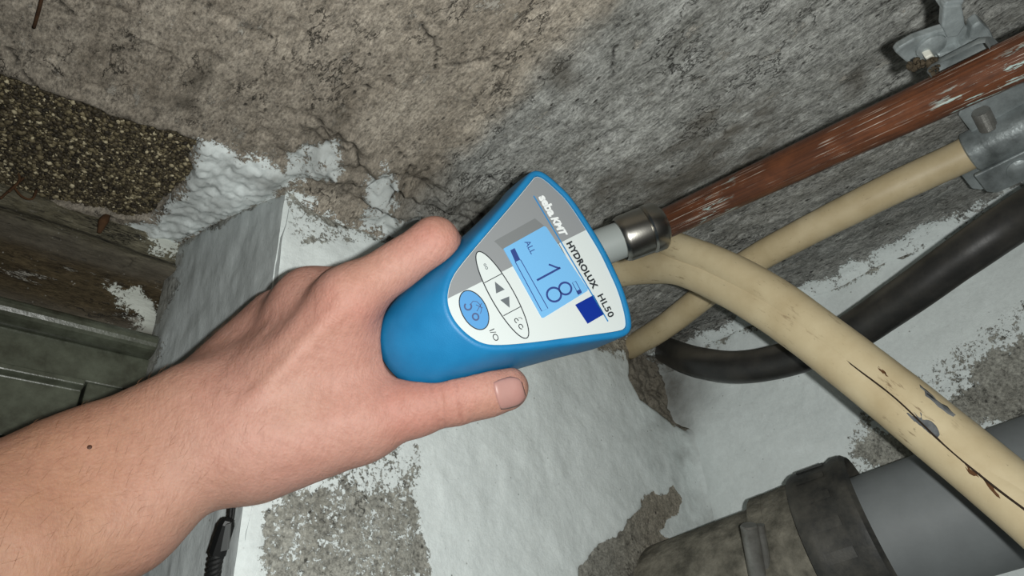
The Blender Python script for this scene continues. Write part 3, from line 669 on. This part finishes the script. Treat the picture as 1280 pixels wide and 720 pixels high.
# grey half of the label: clip the outline by the dividing line
ga, gb = f2(560, 373), f2(733, 287)
def clip(poly, a, b):
    out = []; d = b - a; sgn = lambda p: d[0] * (p[1] - a[1]) - d[1] * (p[0] - a[0])
    for i in range(len(poly)):
        p, q = poly[i], poly[(i + 1) % len(poly)]; sp, sq = sgn(p), sgn(q)
        if sp >= 0: out.append(p)
        if sp * sq < 0: out.append(p + (q - p) * sp / (sp - sq))
    return np.array(out)
flat('grey_field', clip(lab, ga, gb), Z, .00008, m_greyf, face)
flat('shaded_field', fp([(618, 301), (669, 272.5), (682, 283), (629, 311.5)]), Z + .00008, .00004, m_greyd, face)
scr = flat('screen', fp([(629.5, 311), (631, 309.8), (680, 282.6), (683, 283.5), (735, 361), (734.5, 363.5), (680, 397), (677.5, 397)]), Z, .0004, m_lcd, meter); ZS = Z + .0004
def strip(name, a, b, wpx, mat, parent, z):
    a2, b2_ = f2(*a), f2(*b); d = b2_ - a2; n_ = np.array([-d[1], d[0]]) / np.linalg.norm(d) * wpx * .5 * .32 / F_PX
    return flat(name, [a2 - n_, b2_ - n_, b2_ + n_, a2 + n_], z, .0001, mat, parent)
def path(name, pts, wpx, mat, parent, z, closed=False):
    p = np.array(pts, float) if not isinstance(pts[0], tuple) else fp(pts); w = wpx * .5 * .32 / F_PX; k = len(p)
    tg = (np.roll(p, -1, 0) - np.roll(p, 1, 0)) if closed else np.gradient(p, axis=0)
    tg /= np.linalg.norm(tg, axis=1)[:, None]; nr = np.stack([-tg[:, 1], tg[:, 0]], 1)
    top = [w3(q, z + .0001) for q in p + nr * w] + [w3(q, z + .0001) for q in p - nr * w]; bot = [w3(q, z) for q in p + nr * w] + [w3(q, z) for q in p - nr * w]
    Vv = top + bot; m = k if closed else k - 1; Fs_ = []
    for i in range(m):
        j = (i + 1) % k
        Fs_ += [(i, j, k + j, k + i), (2 * k + i, 2 * k + j, 3 * k + j, 3 * k + i), (i, j, 2 * k + j, 2 * k + i), (k + i, k + j, 3 * k + j, 3 * k + i)]
    return fixn(mesh(name, Vv, Fs_, mat, parent, False))
def ell(cx, cy, ra, rb, dx, dy, n=36, a0=0, a1=2 * math.pi, full=True):
    d = np.array([dx, dy]) / math.hypot(dx, dy); e_ = np.array([-d[1], d[0]])
    return [(cx + ra * math.cos(a) * d[0] + rb * math.sin(a) * e_[0], cy + ra * math.cos(a) * d[1] + rb * math.sin(a) * e_[1]) for a in np.linspace(a0, a1, n, endpoint=not full)]
def lettering(name, s, a, b, hpx, mat, parent, z, bold=0.0, shear=0.0, track=1.0):
    cu = bpy.data.curves.new(name, 'FONT'); cu.body = s; cu.size = 1; cu.extrude = 0.02; cu.offset = bold; cu.shear = shear; cu.space_character = track; cu.resolution_u = 3
    ob_ = bpy.data.objects.new(name, cu); sc.collection.objects.link(ob_)
    dg = bpy.context.evaluated_depsgraph_get(); me = bpy.data.meshes.new_from_object(ob_.evaluated_get(dg))
    bpy.data.objects.remove(ob_); V0 = np.array([v.co[:] for v in me.vertices]); Fs_ = [tuple(p.vertices) for p in me.polygons]; bpy.data.meshes.remove(me)
    a2, b2_ = f2(*a), f2(*b); d = b2_ - a2; L = np.linalg.norm(d); d /= L; up = np.array([-d[1], d[0]])
    x0, x1 = V0[:, 0].min(), V0[:, 0].max(); y0, y1 = 0.0, V0[:, 1].max(); hh = hpx * .36 / F_PX
    out = [w3(a2 + d * L * (v[0] - x0) / (x1 - x0) + up * hh * (v[1] - y0) / (y1 - y0), z + .00012 * (v[2] > 0)) for v in V0]
    return mesh(name, out, Fs_, mat, parent, False)
# screen contents
lettering('screen_text', 'ALL', (655.5, 302.5), (664, 318), 7.2, m_lcdink, scr, ZS)
path('screen_digit', [(686.0, 330.5), (689, 331.5), (694, 333.6), (699.5, 335.2)], 2.3, m_lcdink, scr, ZS)
strip('screen_digit', (671.3, 350.3), (700.5, 334.5), 2.6, m_lcdink, scr, ZS)
path('screen_digit', ell(692.6, 368.2, 9.0, 8.6, 1, .6, 24), 2.6, m_lcdink, scr, ZS, True)
path('screen_digit', ell(706.6, 360.6, 7.8, 7.4, 1, .6, 24), 2.6, m_lcdink, scr, ZS, True)
path('battery_icon', [(715.5, 353.5), (719.5, 351.3), (727, 365), (723, 367.5)], .9, m_lcdink, scr, ZS, True)
flat('battery_icon', fp([(720.3, 364.0), (724.8, 361.6), (727.3, 366.0), (722.8, 368.6)]), ZS, .0001, m_lcdink, scr)
path('bar_graph', [(644, 327), (650.7, 324.6), (685, 385.5), (677.2, 389)], 1.0, m_lcdink, scr, ZS, True)
flat('bar_graph', fp([(638.0, 313.0), (643.2, 310.0), (650.3, 324.5), (644.2, 327.5)]), ZS, .0001, m_lcdink, scr)
# print on the label
ZP = Z + .00009
strip('blue_rule', (667.5, 244.5), (760.5, 401.5), 1.8, m_inkb, face, ZP)
strip('thin_rule', (698, 303), (732.5, 364.5), .8, m_ink, face, ZP)
lettering('maker_lettering', 'seba', (673.5, 246.0), (688.0, 271.0), 11.0, m_whiteink, face, ZP, .045, 0, .9)
lettering('maker_lettering', 'KMT', (688.8, 272.3), (702.6, 296.5), 9.6, m_whiteink, face, ZP, .045, .25, .9)
lettering('model_lettering', 'HYDROLUX', (708.4, 304.0), (742.2, 361.5), 8.4, m_ink, face, ZP, .042, 0, 1.05)
lettering('model_lettering', 'HL50', (747.2, 369.6), (762.2, 397.5), 8.4, m_ink, face, ZP, .022, 0, 1.05)
flat('square_patch', fp([(719.5, 380.8), (742.5, 368.3), (755.5, 392.5), (735, 404.5)]), ZP, .0001, m_navy, face)
lettering('switch_lettering', 'I/O', (612.0, 413.0), (619.0, 427.0), 6.2, m_ink, face, ZP)
key = flat('keypad', fp(ell(628, 368.6, 62, 14.2, .495, .869, 48)), ZP, .00025, m_white, meter); ZK = ZP + .00025
path('keypad_outline', ell(628, 368.6, 62, 14.2, .495, .869, 48), 1.3, m_ink, key, ZK, True)
strip('keypad_divider', (605.6, 353.4), (627.3, 342.0), 1.0, m_ink, key, ZK); strip('keypad_divider', (629.5, 394.6), (650.6, 383.3), 1.0, m_ink, key, ZK)
m_tri = simple('grey_ink', lin(92, 98, 102), .5)
flat('arrow_symbol', fp([(618.7, 352), (631, 361.8), (620.3, 366.7)]), ZK, .0001, m_tri, key); flat('arrow_symbol', fp([(625.5, 374.9), (636.6, 370.4), (637.2, 384.6)]), ZK, .0001, m_tri, key)
path('dot_symbol', ell(606.3, 331.0, 1.5, 1.2, .5, .87, 10), .8, m_tri, key, ZK, True); path('dot_symbol', ell(608.3, 334.8, 1.7, 1.3, .5, .87, 10), .8, m_tri, key, ZK, True)
path('ear_symbol', ell(645.8, 400.8, 3.0, 2.0, .5, .87, 12, .5, 5.2, False), 1.1, m_ink, key, ZK); path('ear_symbol', ell(651.2, 408.2, 3.2, 2.3, .5, .87, 12, 0, 5.6, False), 1.1, m_ink, key, ZK)
path('ear_symbol', [(648, 397), (651, 397), (653, 399)], .7, m_ink, key, ZK)
btn = flat('power_button', fp(ell(592.6, 387.6, 26.5, 15.5, .47, .88, 40)), ZP, .0004, m_btn, meter); ZB = ZP + .0004
path('button_outline', ell(592.6, 387.6, 26.5, 15.5, .47, .88, 40), 1.2, m_ink, btn, ZB, True)
m_inkp = simple('muted_print', lin(70, 84, 120), .5)
path('headphone_symbol', ell(585, 383, 4.4, 4.2, .5, .87, 16, -1.9, 2.9, False), 2.0, m_inkp, btn, ZB)
path('headphone_symbol', ell(594.5, 396, 4.2, 3.6, .5, .87, 16), 2.0, m_inkp, btn, ZB, True)
path('headphone_symbol', [(589, 379.5), (591, 376.5), (596, 377), (600, 381), (602, 387), (600.5, 392)], .8, m_inkp, btn, ZB)
strip('headphone_symbol', (596, 389), (602, 379), .8, m_inkp, btn, ZB); strip('headphone_symbol', (595, 381), (603.5, 385), .8, m_inkp, btn, ZB)
# probe adapter on the wide end
c_lin = f2(763, 305, -.018); cc = w3((c_lin[0], a_top + .002), -.019)
m_collar = simple('grey_plastic', lin(132, 138, 136), .5, spec=.35)
t = NT('turned_steel'); m_turned = t.out(lin(140, 138, 132), .30, t.bump(t.noise(t.coord(), 900, 2, .5), .06, .0003), metal=1.0)
PRB = P(818, 284, .366); pax = PRB - w3(f2(752, 309, -.018), -.018); pax /= np.linalg.norm(pax)
q0 = w3(f2(752, 309, -.018), -.018)
lathe('probe_collar', q0, pax, [(-.012, 0), (-.012, .0102), (.0105, .0100), (.0112, .0092), (.0112, 0)], m_collar, meter, 40)
tip = empty('_tmp', (0, 0, 0), 'x', 'x'); bpy.data.objects.remove(tip)
Ls = np.dot(PRB - q0, pax)
lathe('probe_tip', q0, pax, [(.0105, 0), (.0105, .0112), (.0118, .0122), (.0135, .0127), (Ls - .0055, .0129), (Ls - .0048, .0123), (Ls - .0040, .0130), (Ls - .0036, .0134), (Ls + .0018, .0134), (Ls + .0034, .0124), (Ls + .0040, .0100), (Ls + .0055, .0090), (Ls + .0055, 0)], m_turned, meter, 56)

# ------------------------------------------------------------------ the hand and forearm (one surface grown from a distance field)
def Q(px, py, d): return cray(px, py) * d
palm = [((-1370, 1320, .128, 31), (-240, 755, .212, 25)), ((-1270, 1440, .128, 31), (-200, 820, .212, 25)), ((-240, 755, .212, 25), (-60, 662, .245, 24)), ((-200, 820, .212, 25), (0, 712, .245, 24)), ((-60, 662, .245, 24), (90, 592, .278, 21.5)), ((0, 712, .245, 24), (150, 645, .278, 22)),
        ((90, 592, .278, 21.5), (245, 514, .305, 19)), ((150, 645, .278, 21.5), (275, 556, .300, 19.5)),
        ((245, 514, .305, 18.5), (300, 490, .318, 17)), ((275, 556, .300, 19.5), (345, 535, .304, 18)),
        ((140, 545, .290, 9), (170, 530, .296, 9)),                                                     # head of the ulna
        ((285, 548, .303, 14), (435, 372, .308, 12.4)), ((275, 530, .310, 14), (390, 370, .333, 11.8)),     # metacarpals
        ((262, 515, .318, 14), (350, 396, .350, 11.2)), ((250, 506, .320, 13.5), (300, 438, .360, 11)), ((310, 440, .345, 12), (365, 395, .340, 12)), ((380, 385, .325, 12), (420, 385, .322, 12)), ((270, 480, .33, 13), (330, 425, .345, 12)),
        ((330, 555, .308, 20), (430, 524, .316, 17)), ((320, 505, .325, 18), (420, 445, .334, 15)), ((390, 480, .318, 16), (452, 458, .324, 12)), ((430, 440, .322, 13), (458, 415, .327, 11.5)),
        ((360, 470, .312, 15), (425, 420, .315, 13))]
thumb = [((322, 560, .304, 19), (458, 528, .314, 15.6)), ((458, 528, .314, 15.2), (520, 509, .317, 12.6)), ((520, 509, .317, 12.6), (572, 497, .319, 11.4)), ((572, 497, .319, 11.4), (606, 490, .321, 11.0)), ((606, 490, .321, 11.0), (633, 485.5, .3235, 10.6))]
fing = [[((435, 372, .308, 12.4), (543, 302, .318, 10.8)), ((543, 302, .318, 10.6), (602, 345, .372, 9)), ((602, 345, .374, 9), (640, 385, .386, 7.8))],
        [((390, 370, .333, 11.6), (484, 342, .366, 10)), ((484, 342, .366, 10), (560, 365, .390, 9)), ((560, 365, .390, 9), (600, 405, .388, 8))],
        [((350, 396, .350, 11.0), (436, 374, .378, 9.4)), ((436, 374, .378, 9.4), (510, 395, .394, 8.6)), ((510, 395, .394, 8.6), (556, 425, .388, 7.6))],
        [((300, 438, .360, 10.6), (376, 412, .372, 8.6)), ((376, 412, .372, 8.6), (440, 428, .387, 7.6)), ((440, 428, .387, 7.6), (490, 447, .384, 6.8))]]
tend = [((310, 510, .2885, 2.0), (430, 380, .2975, 2.0)), ((280, 490, .2965, 1.8), (384, 372, .323, 2.0)), ((335, 540, .289, 1.8), (450, 524, .3005, 2.0))]
VS = .00112
allp = [q for s in (palm, thumb, tend, *fing) for seg in s for q in seg]
pts_ = np.array([Q(*q[:3]) for q in allp]); lo = pts_.min(0) - .032; hi = pts_.max(0) + .032
dims = np.ceil((hi - lo) / VS).astype(int)
gx, gy, gz = [lo[i] + VS * np.arange(dims[i]) for i in range(3)]
def smin(a, b, k):
    h = np.maximum(k - np.abs(a - b), 0) / k; return np.minimum(a, b) - h * h * k * .25
def add_seg(Fd, seg, k, pad=.022):
    (a, b) = seg; pa, pb_ = Q(*a[:3]), Q(*b[:3]); ra, rb = a[3] / 1000, b[3] / 1000; m = max(ra, rb) + pad
    l = np.minimum(pa, pb_) - m; h = np.maximum(pa, pb_) + m
    i0_ = np.clip(((l - lo) / VS).astype(int), 0, dims); i1_ = np.clip(((h - lo) / VS).astype(int) + 1, 0, dims)
    sl_ = tuple(slice(i0_[i], i1_[i]) for i in range(3))
    X = gx[sl_[0]][:, None, None] - pa[0]; Y = gy[sl_[1]][None, :, None] - pa[1]; Zz = gz[sl_[2]][None, None, :] - pa[2]
    ba = pb_ - pa; t_ = np.clip((X * ba[0] + Y * ba[1] + Zz * ba[2]) / (ba @ ba), 0, 1)
    d = np.sqrt((X - t_ * ba[0]) ** 2 + (Y - t_ * ba[1]) ** 2 + (Zz - t_ * ba[2]) ** 2) - (ra + (rb - ra) * t_)
    Fd[sl_] = smin(Fd[sl_], d.astype(np.float32), k)
FP = np.full(dims, .06, np.float32)
for s in palm: add_seg(FP, s, .015)
FT = np.full(dims, .06, np.float32)
for s in thumb: add_seg(FT, s, .006)
FP = smin(FP, FT, .016); del FT
FF_ = np.full(dims, .06, np.float32)
for fgr in fing:
    f1 = np.full(dims, .06, np.float32)
    for s in fgr: add_seg(f1, s, .005)
    FF_ = smin(FF_, f1, .002)
FP = smin(FP, FF_, .010); del FF_, f1
for s in tend: add_seg(FP, s, .006)
hv_ = np.array([v.co[:] for v in housing.data.vertices]) + root_loc(housing); hcam = (hv_ - CAM) @ R
i0_ = np.clip(((hcam.min(0) - .003 - lo) / VS).astype(int), 0, dims); i1_ = np.clip(((hcam.max(0) + .003 - lo) / VS).astype(int), 0, dims)
sl_ = tuple(slice(i0_[i], i1_[i]) for i in range(3)); gp = np.stack(np.meshgrid(gx[sl_[0]], gy[sl_[1]], gz[sl_[2]], indexing='ij'), -1).reshape(-1, 3)
sub = FP[sl_].ravel(); cand_ = np.where(sub < .006)[0]; wp_ = gp[cand_] @ R.T + CAM - O0
lt, la, lz_ = wp_ @ DT, wp_ @ DAx, wp_ @ DN
kz = np.interp(-lz_, [0, .002, .006, .012, .020, .027, .033, .04], [0, .08, .26, .5, .76, .92, 1, .9]) * K
tw = (la - (a_tip - K)) / (a_top - a_tip + K); la2 = la.copy()
for _ in range(6): la2 = la + kz * sstep(a_top - .012, a_tip, la2)
lt = lt + .0024 * (kz / K) * np.clip((mid_t - lt) / .02, 0, 1)
dev = -(poly_sd(lt, la2, lab) + .0037); dev = np.maximum(np.maximum(dev, lz_ - .0008), -.0400 - lz_)
sub[cand_] = -smin(-sub[cand_], (dev - .0002).astype(np.float32), .002); FP[sl_] = sub.reshape(FP[sl_].shape)
def surface_nets(Fd):
    s = Fd < 0; c = np.zeros(tuple(np.array(Fd.shape) - 1), np.uint8)
    for i in (0, 1):
        for j in (0, 1):
            for k in (0, 1): c += s[i:s.shape[0] - 1 + i, j:s.shape[1] - 1 + j, k:s.shape[2] - 1 + k]
    act = np.argwhere((c > 0) & (c < 8)); idx = np.full(c.shape, -1, np.int32); idx[tuple(act.T)] = np.arange(len(act))
    acc = np.zeros((len(act), 3)); cnt = np.zeros(len(act)); cor = [(i, j, k) for i in (0, 1) for j in (0, 1) for k in (0, 1)]
    for a in cor:
        for b in cor:
            if sum(b) - sum(a) == 1 and all(y >= x for x, y in zip(a, b)):
                fa = Fd[act[:, 0] + a[0], act[:, 1] + a[1], act[:, 2] + a[2]]; fb = Fd[act[:, 0] + b[0], act[:, 1] + b[1], act[:, 2] + b[2]]
                m = (fa < 0) != (fb < 0); t_ = np.where(m, fa / np.where(m, fa - fb, 1), 0)
                acc += np.where(m[:, None], np.array(a) + t_[:, None] * (np.array(b) - np.array(a)), 0); cnt += m
    Vn = act + acc / cnt[:, None]; Fq = []
    for axn in range(3):
        sh = [slice(None)] * 3; sh[axn] = slice(0, -1); sh2 = [slice(None)] * 3; sh2[axn] = slice(1, None)
        e = np.argwhere(s[tuple(sh)] != s[tuple(sh2)]); o1, o2 = [i for i in range(3) if i != axn]
        e = e[(e[:, o1] > 0) & (e[:, o2] > 0) & (e[:, o1] < c.shape[o1]) & (e[:, o2] < c.shape[o2])]
        q = []
        for (x, y) in ((0, 0), (1, 0), (1, 1), (0, 1)):
            ee = e.copy(); ee[:, o1] -= x; ee[:, o2] -= y; q.append(idx[tuple(ee.T)])
        q = np.stack(q, 1); fl_ = s[tuple(e.T)] if axn != 1 else ~s[tuple(e.T)]
        q[~fl_] = q[~fl_][:, ::-1]; Fq.append(q)
    Fq = np.concatenate(Fq); return Vn, Fq[(Fq >= 0).all(1)]
Vn, Fq = surface_nets(FP); Vc = lo + Vn * VS
# local relief: thumb joint creases, knuckle folds
def field_grad(p):
    g = (p - lo) / VS; i = np.clip(g.astype(int), 1, np.array(dims) - 3); o_ = []
    for ax_ in range(3):
        e = np.zeros(3, int); e[ax_] = 1; a_ = i + e; b_ = i - e; o_.append(FP[tuple(a_.T)] - FP[tuple(b_.T)])
    n_ = np.stack(o_, 1); return n_ / (np.linalg.norm(n_, axis=1)[:, None] + 1e-9)
Nn = field_grad(Vc)
px_ = 640 + Vc[:, 0] / -Vc[:, 2] * F_PX; py_ = 360 - Vc[:, 1] / -Vc[:, 2] * F_PX
facing = np.clip(Nn[:, 2], 0, 1)
disp = np.zeros(len(Vc))
T0, T1_ = Q(458, 528, .314), Q(630, 485.5, .3235); td = (T1_ - T0) / np.linalg.norm(T1_ - T0); al = (Vc - T0) @ td; rad_t = np.linalg.norm(Vc - T0 - al[:, None] * td, axis=1)
near = sstep(.018, .013, rad_t) * facing
jw = fbm(Vc, 120, 2) * .0012; aj = (Q(570, 497, .319) - T0) @ td
for off_, dep in ((-.0105, .0005), (-.0075, .0007), (-.0035, .0005), (.0005, .0007), (.0035, .0004)): disp -= near * dep * np.exp(-((al - aj - off_ + jw) / .0007) ** 2)
crease = np.zeros(len(Vc))
for off_ in (-.0105, -.0075, .0005): crease += near * np.exp(-((al - aj - off_ + jw) / .0007) ** 2)
disp += near * .0006 * np.exp(-((al - aj + .0035) / .006) ** 2)
# nail bed
nb = (Q(640, 492, .312)); nbd = np.linalg.norm((Vc - nb) * np.array([1, 1, .6]), axis=1)
disp += fbm(Vc, 90, 3) * .00018
Vc = Vc + Nn * disp[:, None]
Vw = Vc @ R.T + CAM
tan_ = sstep(330, 60, px_); red = np.clip(np.exp(-((px_ - 450) / 60) ** 2 - ((py_ - 385) / 45) ** 2) + np.exp(-((px_ - 540) / 40) ** 2 - ((py_ - 290) / 30) ** 2) + near * .8 + .8 * np.exp(-((px_ - 520) / 60) ** 2 - ((py_ - 500) / 40) ** 2), 0, 1)
t = NT('skin'); ob = t.coord(); tn_ = t.attr('tan'); rd = t.attr('red'); crs = t.attr('crease')
c = t.mix(tn_, lin(178, 135, 121), lin(174, 131, 106)); c = t.mix(t.math('MULTIPLY', rd, .55), c, lin(174, 116, 104))
c = t.mix(t.rng(t.noise(ob, 55, 6, .65), .35, .7, 0, .4), c, lin(163, 115, 100)); c = t.mix(t.rng(t.noise(ob, 420, 4, .6), .5, .75, 0, .3), c, lin(146, 98, 82))
c = t.mix(t.rng(t.noise(ob, 16, 3, .5), .5, .7, 0, .35), c, lin(166, 136, 114))
wr = t.math('ADD', t.noise(t.mapv(ob, (3.2, .8, 1), (0, 0, .6)), 150, 6, .7), t.math('MULTIPLY', t.noise(t.mapv(ob, (.8, 3.0, 1.2), (.5, 0, .3)), 130, 6, .7), .8))
c = t.mix(t.rng(wr, .72, .98, .16, 0), c, lin(120, 78, 64))
c = t.mix(t.rng(t.noise(ob, 95, 5, .7), .55, .72, 0, .22), c, lin(184, 142, 127))
c = t.mix(t.math('MULTIPLY', crs, t.rng(t.noise(ob, 300, 4, .6), .35, .65, .05, .5)), c, lin(138, 84, 72))  # thumb creases: reddish skin tone, with the shade of the folds put into the colour
hs = t.bump(t.voro(ob, 750), .30, .0004); h2 = t.bump(wr, .5, .0009, hs)
m_skin = t.out(c, .55, h2, spec=.35)
t.b.inputs['Subsurface Weight'].default_value = .12; t.b.inputs['Subsurface Radius'].default_value = (1, .35, .2); t.b.inputs['Subsurface Scale'].default_value = .003
person = mesh('person', Vw, Fq, m_skin, None, True, None, dict(tan=tan_, red=red, crease=np.clip(crease, 0, 1)))
tag(person, 'bare left forearm and hand gripping the blue instrument, thumb along its side', 'person')
fixn(person)
for p_ in person.data.polygons: pass
# thumb nail, laid on the surface
def march(px, py, d0=.24):
    r = cray(px, py); d = d0
    for _ in range(400):
        g = (r * d - lo) / VS; i = np.clip(g.astype(int), 0, np.array(dims) - 2); f = g - i; v = 0
        for a in (0, 1):
            for b in (0, 1):
                for k in (0, 1): v += FP[i[0] + a, i[1] + b, i[2] + k] * (f[0] if a else 1 - f[0]) * (f[1] if b else 1 - f[1]) * (f[2] if k else 1 - f[2])
        if v < 0: return r * d
        d += max(.00005, v * .6)
    return r * d
NU, NV = 15, 13; nv = []; na, nb_ = np.array([637.5, 490.5]), np.array([.962, -.272]); ne = np.array([.272, .962])
for i in range(NU):
    for j in range(NV):
        u = i / (NU - 1) * 2 - 1; v = j / (NV - 1) * 2 - 1
        lu = 18.3 * u; k = 1.0 if u < .1 else math.sqrt(max(0, 1 - ((u - .1) / .9) ** 2 * .80)); kb = 1 - .10 * max(0, -u) ** 3
        q = na + nb_ * (lu + (1.5 * v * v if u < 0 else 0)) + ne * (19.5 * v * k * kb)
        nv.append(march(*q))
nv = np.array(nv); nn_ = field_grad(nv); rim = np.array([max(abs(i / (NU - 1) * 2 - 1), abs(j / (NV - 1) * 2 - 1)) for i in range(NU) for j in range(NV)])
top = nv + nn_ * (.0005 - .0005 * (rim > .99))[:, None]; bot = nv - nn_ * .0012
gi = np.arange(NU * NV).reshape(NU, NV); Fn = np.stack([gi[:-1, :-1].ravel(), gi[1:, :-1].ravel(), gi[1:, 1:].ravel(), gi[:-1, 1:].ravel()], 1).tolist(); k0 = NU * NV
Fn2 = [tuple(x + k0 for x in f) for f in Fn]; ringi = list(gi[:, 0]) + list(gi[-1, 1:]) + list(gi[-2::-1, -1]) + list(gi[0, -2:0:-1])
Fr = [(ringi[i], ringi[(i + 1) % len(ringi)], ringi[(i + 1) % len(ringi)] + k0, ringi[i] + k0) for i in range(len(ringi))]
m_nail = simple('nail', lin(168, 129, 121), .42, 0, .4, None, (80, lin(162, 118, 111)))
nail = fixn(mesh('thumbnail', np.vstack([top, bot]) @ R.T + CAM, Fn + Fn2 + Fr, m_nail, person, True)); nail['label'] = 'short pink thumbnail'
# fine hairs on the forearm
hv = []; hf = []; hr = np.random.RandomState(5); cand = np.where((px_ < 330) & (Nn[:, 2] > .25) & (px_ > -60))[0]; fd = Q(245, 530, .3) - Q(0, 660, .25); fd /= np.linalg.norm(fd)
for i in hr.choice(cand, 420):
    p, n_ = Vc[i], Nn[i]; d = fd * .6 + n_ * .35 + np.cross(n_, fd) * (hr.rand() - .35) * 1.1; d -= n_ * (d @ n_) * .55; L = .004 + .006 * hr.rand(); w = np.cross(d, n_); w *= .00003 / np.linalg.norm(w); n2_ = n_ * .00003
    b = len(hv); mid = p + d * L * .5 + n_ * .0007; end = p + d * L + n_ * .0003
    hv += [p - w, p + w, p + n2_, mid - w * .7, mid + w * .7, mid + n2_ * 1.7, end]
    hf += [(b, b + 1, b + 4, b + 3), (b + 1, b + 2, b + 5, b + 4), (b + 2, b, b + 3, b + 5), (b + 3, b + 4, b + 6), (b + 4, b + 5, b + 6), (b + 5, b + 3, b + 6)]
hair = mesh('arm_hair', np.array(hv) @ R.T + CAM, hf, simple('brown_hair', lin(128, 90, 62), .6), person, False); hair['kind'] = 'stuff'; hair['label'] = 'fine brown hairs on the forearm'
mo = march(112, 559, .2); lathe('mole', mo @ R.T + CAM, R @ field_grad(mo[None])[0], [(-.0006, .0010), (.0002, .0009), (.0004, .0005), (.00045, 0)], simple('mole', lin(72, 44, 32), .6), person, 10)

# ------------------------------------------------------------------ wrist lanyard
lan = empty('wrist_lanyard', P(268, 740, .31), 'black wrist lanyard with a tubular slider dangling behind the wrist', 'lanyard')
m_cord = simple('black_cord', lin(26, 27, 27), .6, 0, .3, (900, .5, .0006)); m_slider = simple('black_plastic_slider', lin(22, 23, 23), .35, 0, .4)
top1 = P(289, 646, .318)
for dx in (-2.2, 2.2):
    tube('loop_cord', spline([P(485, 458, .352), P(430, 500, .352), P(360, 565, .35), P(312 + dx, 600, .334), P(294 + dx, 622, .322), P(289 + dx * .7, 650, .318)], 40), .00075, m_cord, lan, 10)
s0_, s1_ = P(286.5, 647, .318), P(272, 692, .316); sdv = s1_ - s0_; sLn = np.linalg.norm(sdv)
lathe('slider', s0_, sdv, [(-.0005, 0), (0, .0018), (.001, .0030), (.003, .0039), (sLn, .0041), (sLn, .0030), (sLn - .003, .0028)], m_slider, lan, 8, False)
tx = P(286, 660, .311) - P(281, 660, .311)
prism('slider_tag', [P(*q, .3125) for q in ((281.5, 656), (287.5, 654.5), (284.5, 688), (275, 690))], R @ np.array([0, 0, -1.]), .002, simple('grey_tag', lin(84, 86, 86), .4), lan, .0003)
CR = spline([P(274, 684, .317), P(269, 705, .316), P(264, 740, .315), P(250, 800, .31)], 60)
T_, N_, B_ = frames(CR); Ld = np.r_[0, np.cumsum(np.linalg.norm(np.diff(CR, axis=0), axis=1))]
tube('braided_rope', CR, .0026, m_cord, lan, 16)
for k in range(3):
    ph = Ld / .007 * 2 * np.pi + k * 2.094
    tube('rope_strand', CR + (np.cos(ph)[:, None] * N_ + np.sin(ph)[:, None] * B_) * .0021, .0013, m_cord, lan, 8)

# ------------------------------------------------------------------ small debris near the recess
m_twig = simple('dry_brown', lin(84, 60, 40), .9, 0, .2, (200, .5, .001), (90, lin(48, 35, 25)))
tag(tube('twig', spline([pc(54, -6) - EZ * .002, pc(50, 12) - EZ * .0035, pc(43, 33) - EZ * .001], 12), .0008, m_twig, None, 8), 'thin brown twig stuck to the ceiling in the top left corner', 'twig', 'dry plant bits')
rt = empty('root', pb(20, 250), 'dry dark rootlets sticking out below the gravel patch', 'root', 'dry plant bits')
for q in ([(-5, 262), (12, 246), (38, 224)], [(12, 246), (22, 258), (34, 262), (40, 250)], [(5, 255), (18, 240), (14, 226)]):
    tube('rootlet', spline([pb(*z) - EY * (.012 + .004 * rnd.random()) for z in q], 18), .0007, m_twig, rt, 6)
cocoon = spline([pb(121, 296) - EY * .005, pb(125, 284) - EY * .007, pb(132, 273) - EY * .005], 10)
tag(tube('bark_flake', cocoon, [.0012, .002, .0027, .003, .0032, .0032, .003, .0028, .0022, .0015][:len(cocoon)] if len(cocoon) <= 10 else np.interp(np.arange(len(cocoon)), [0, len(cocoon) / 2, len(cocoon)], [.0012, .0032, .0015]), m_twig, None, 10),
    'reddish brown curled flake clinging to the dirty lintel', 'flake')
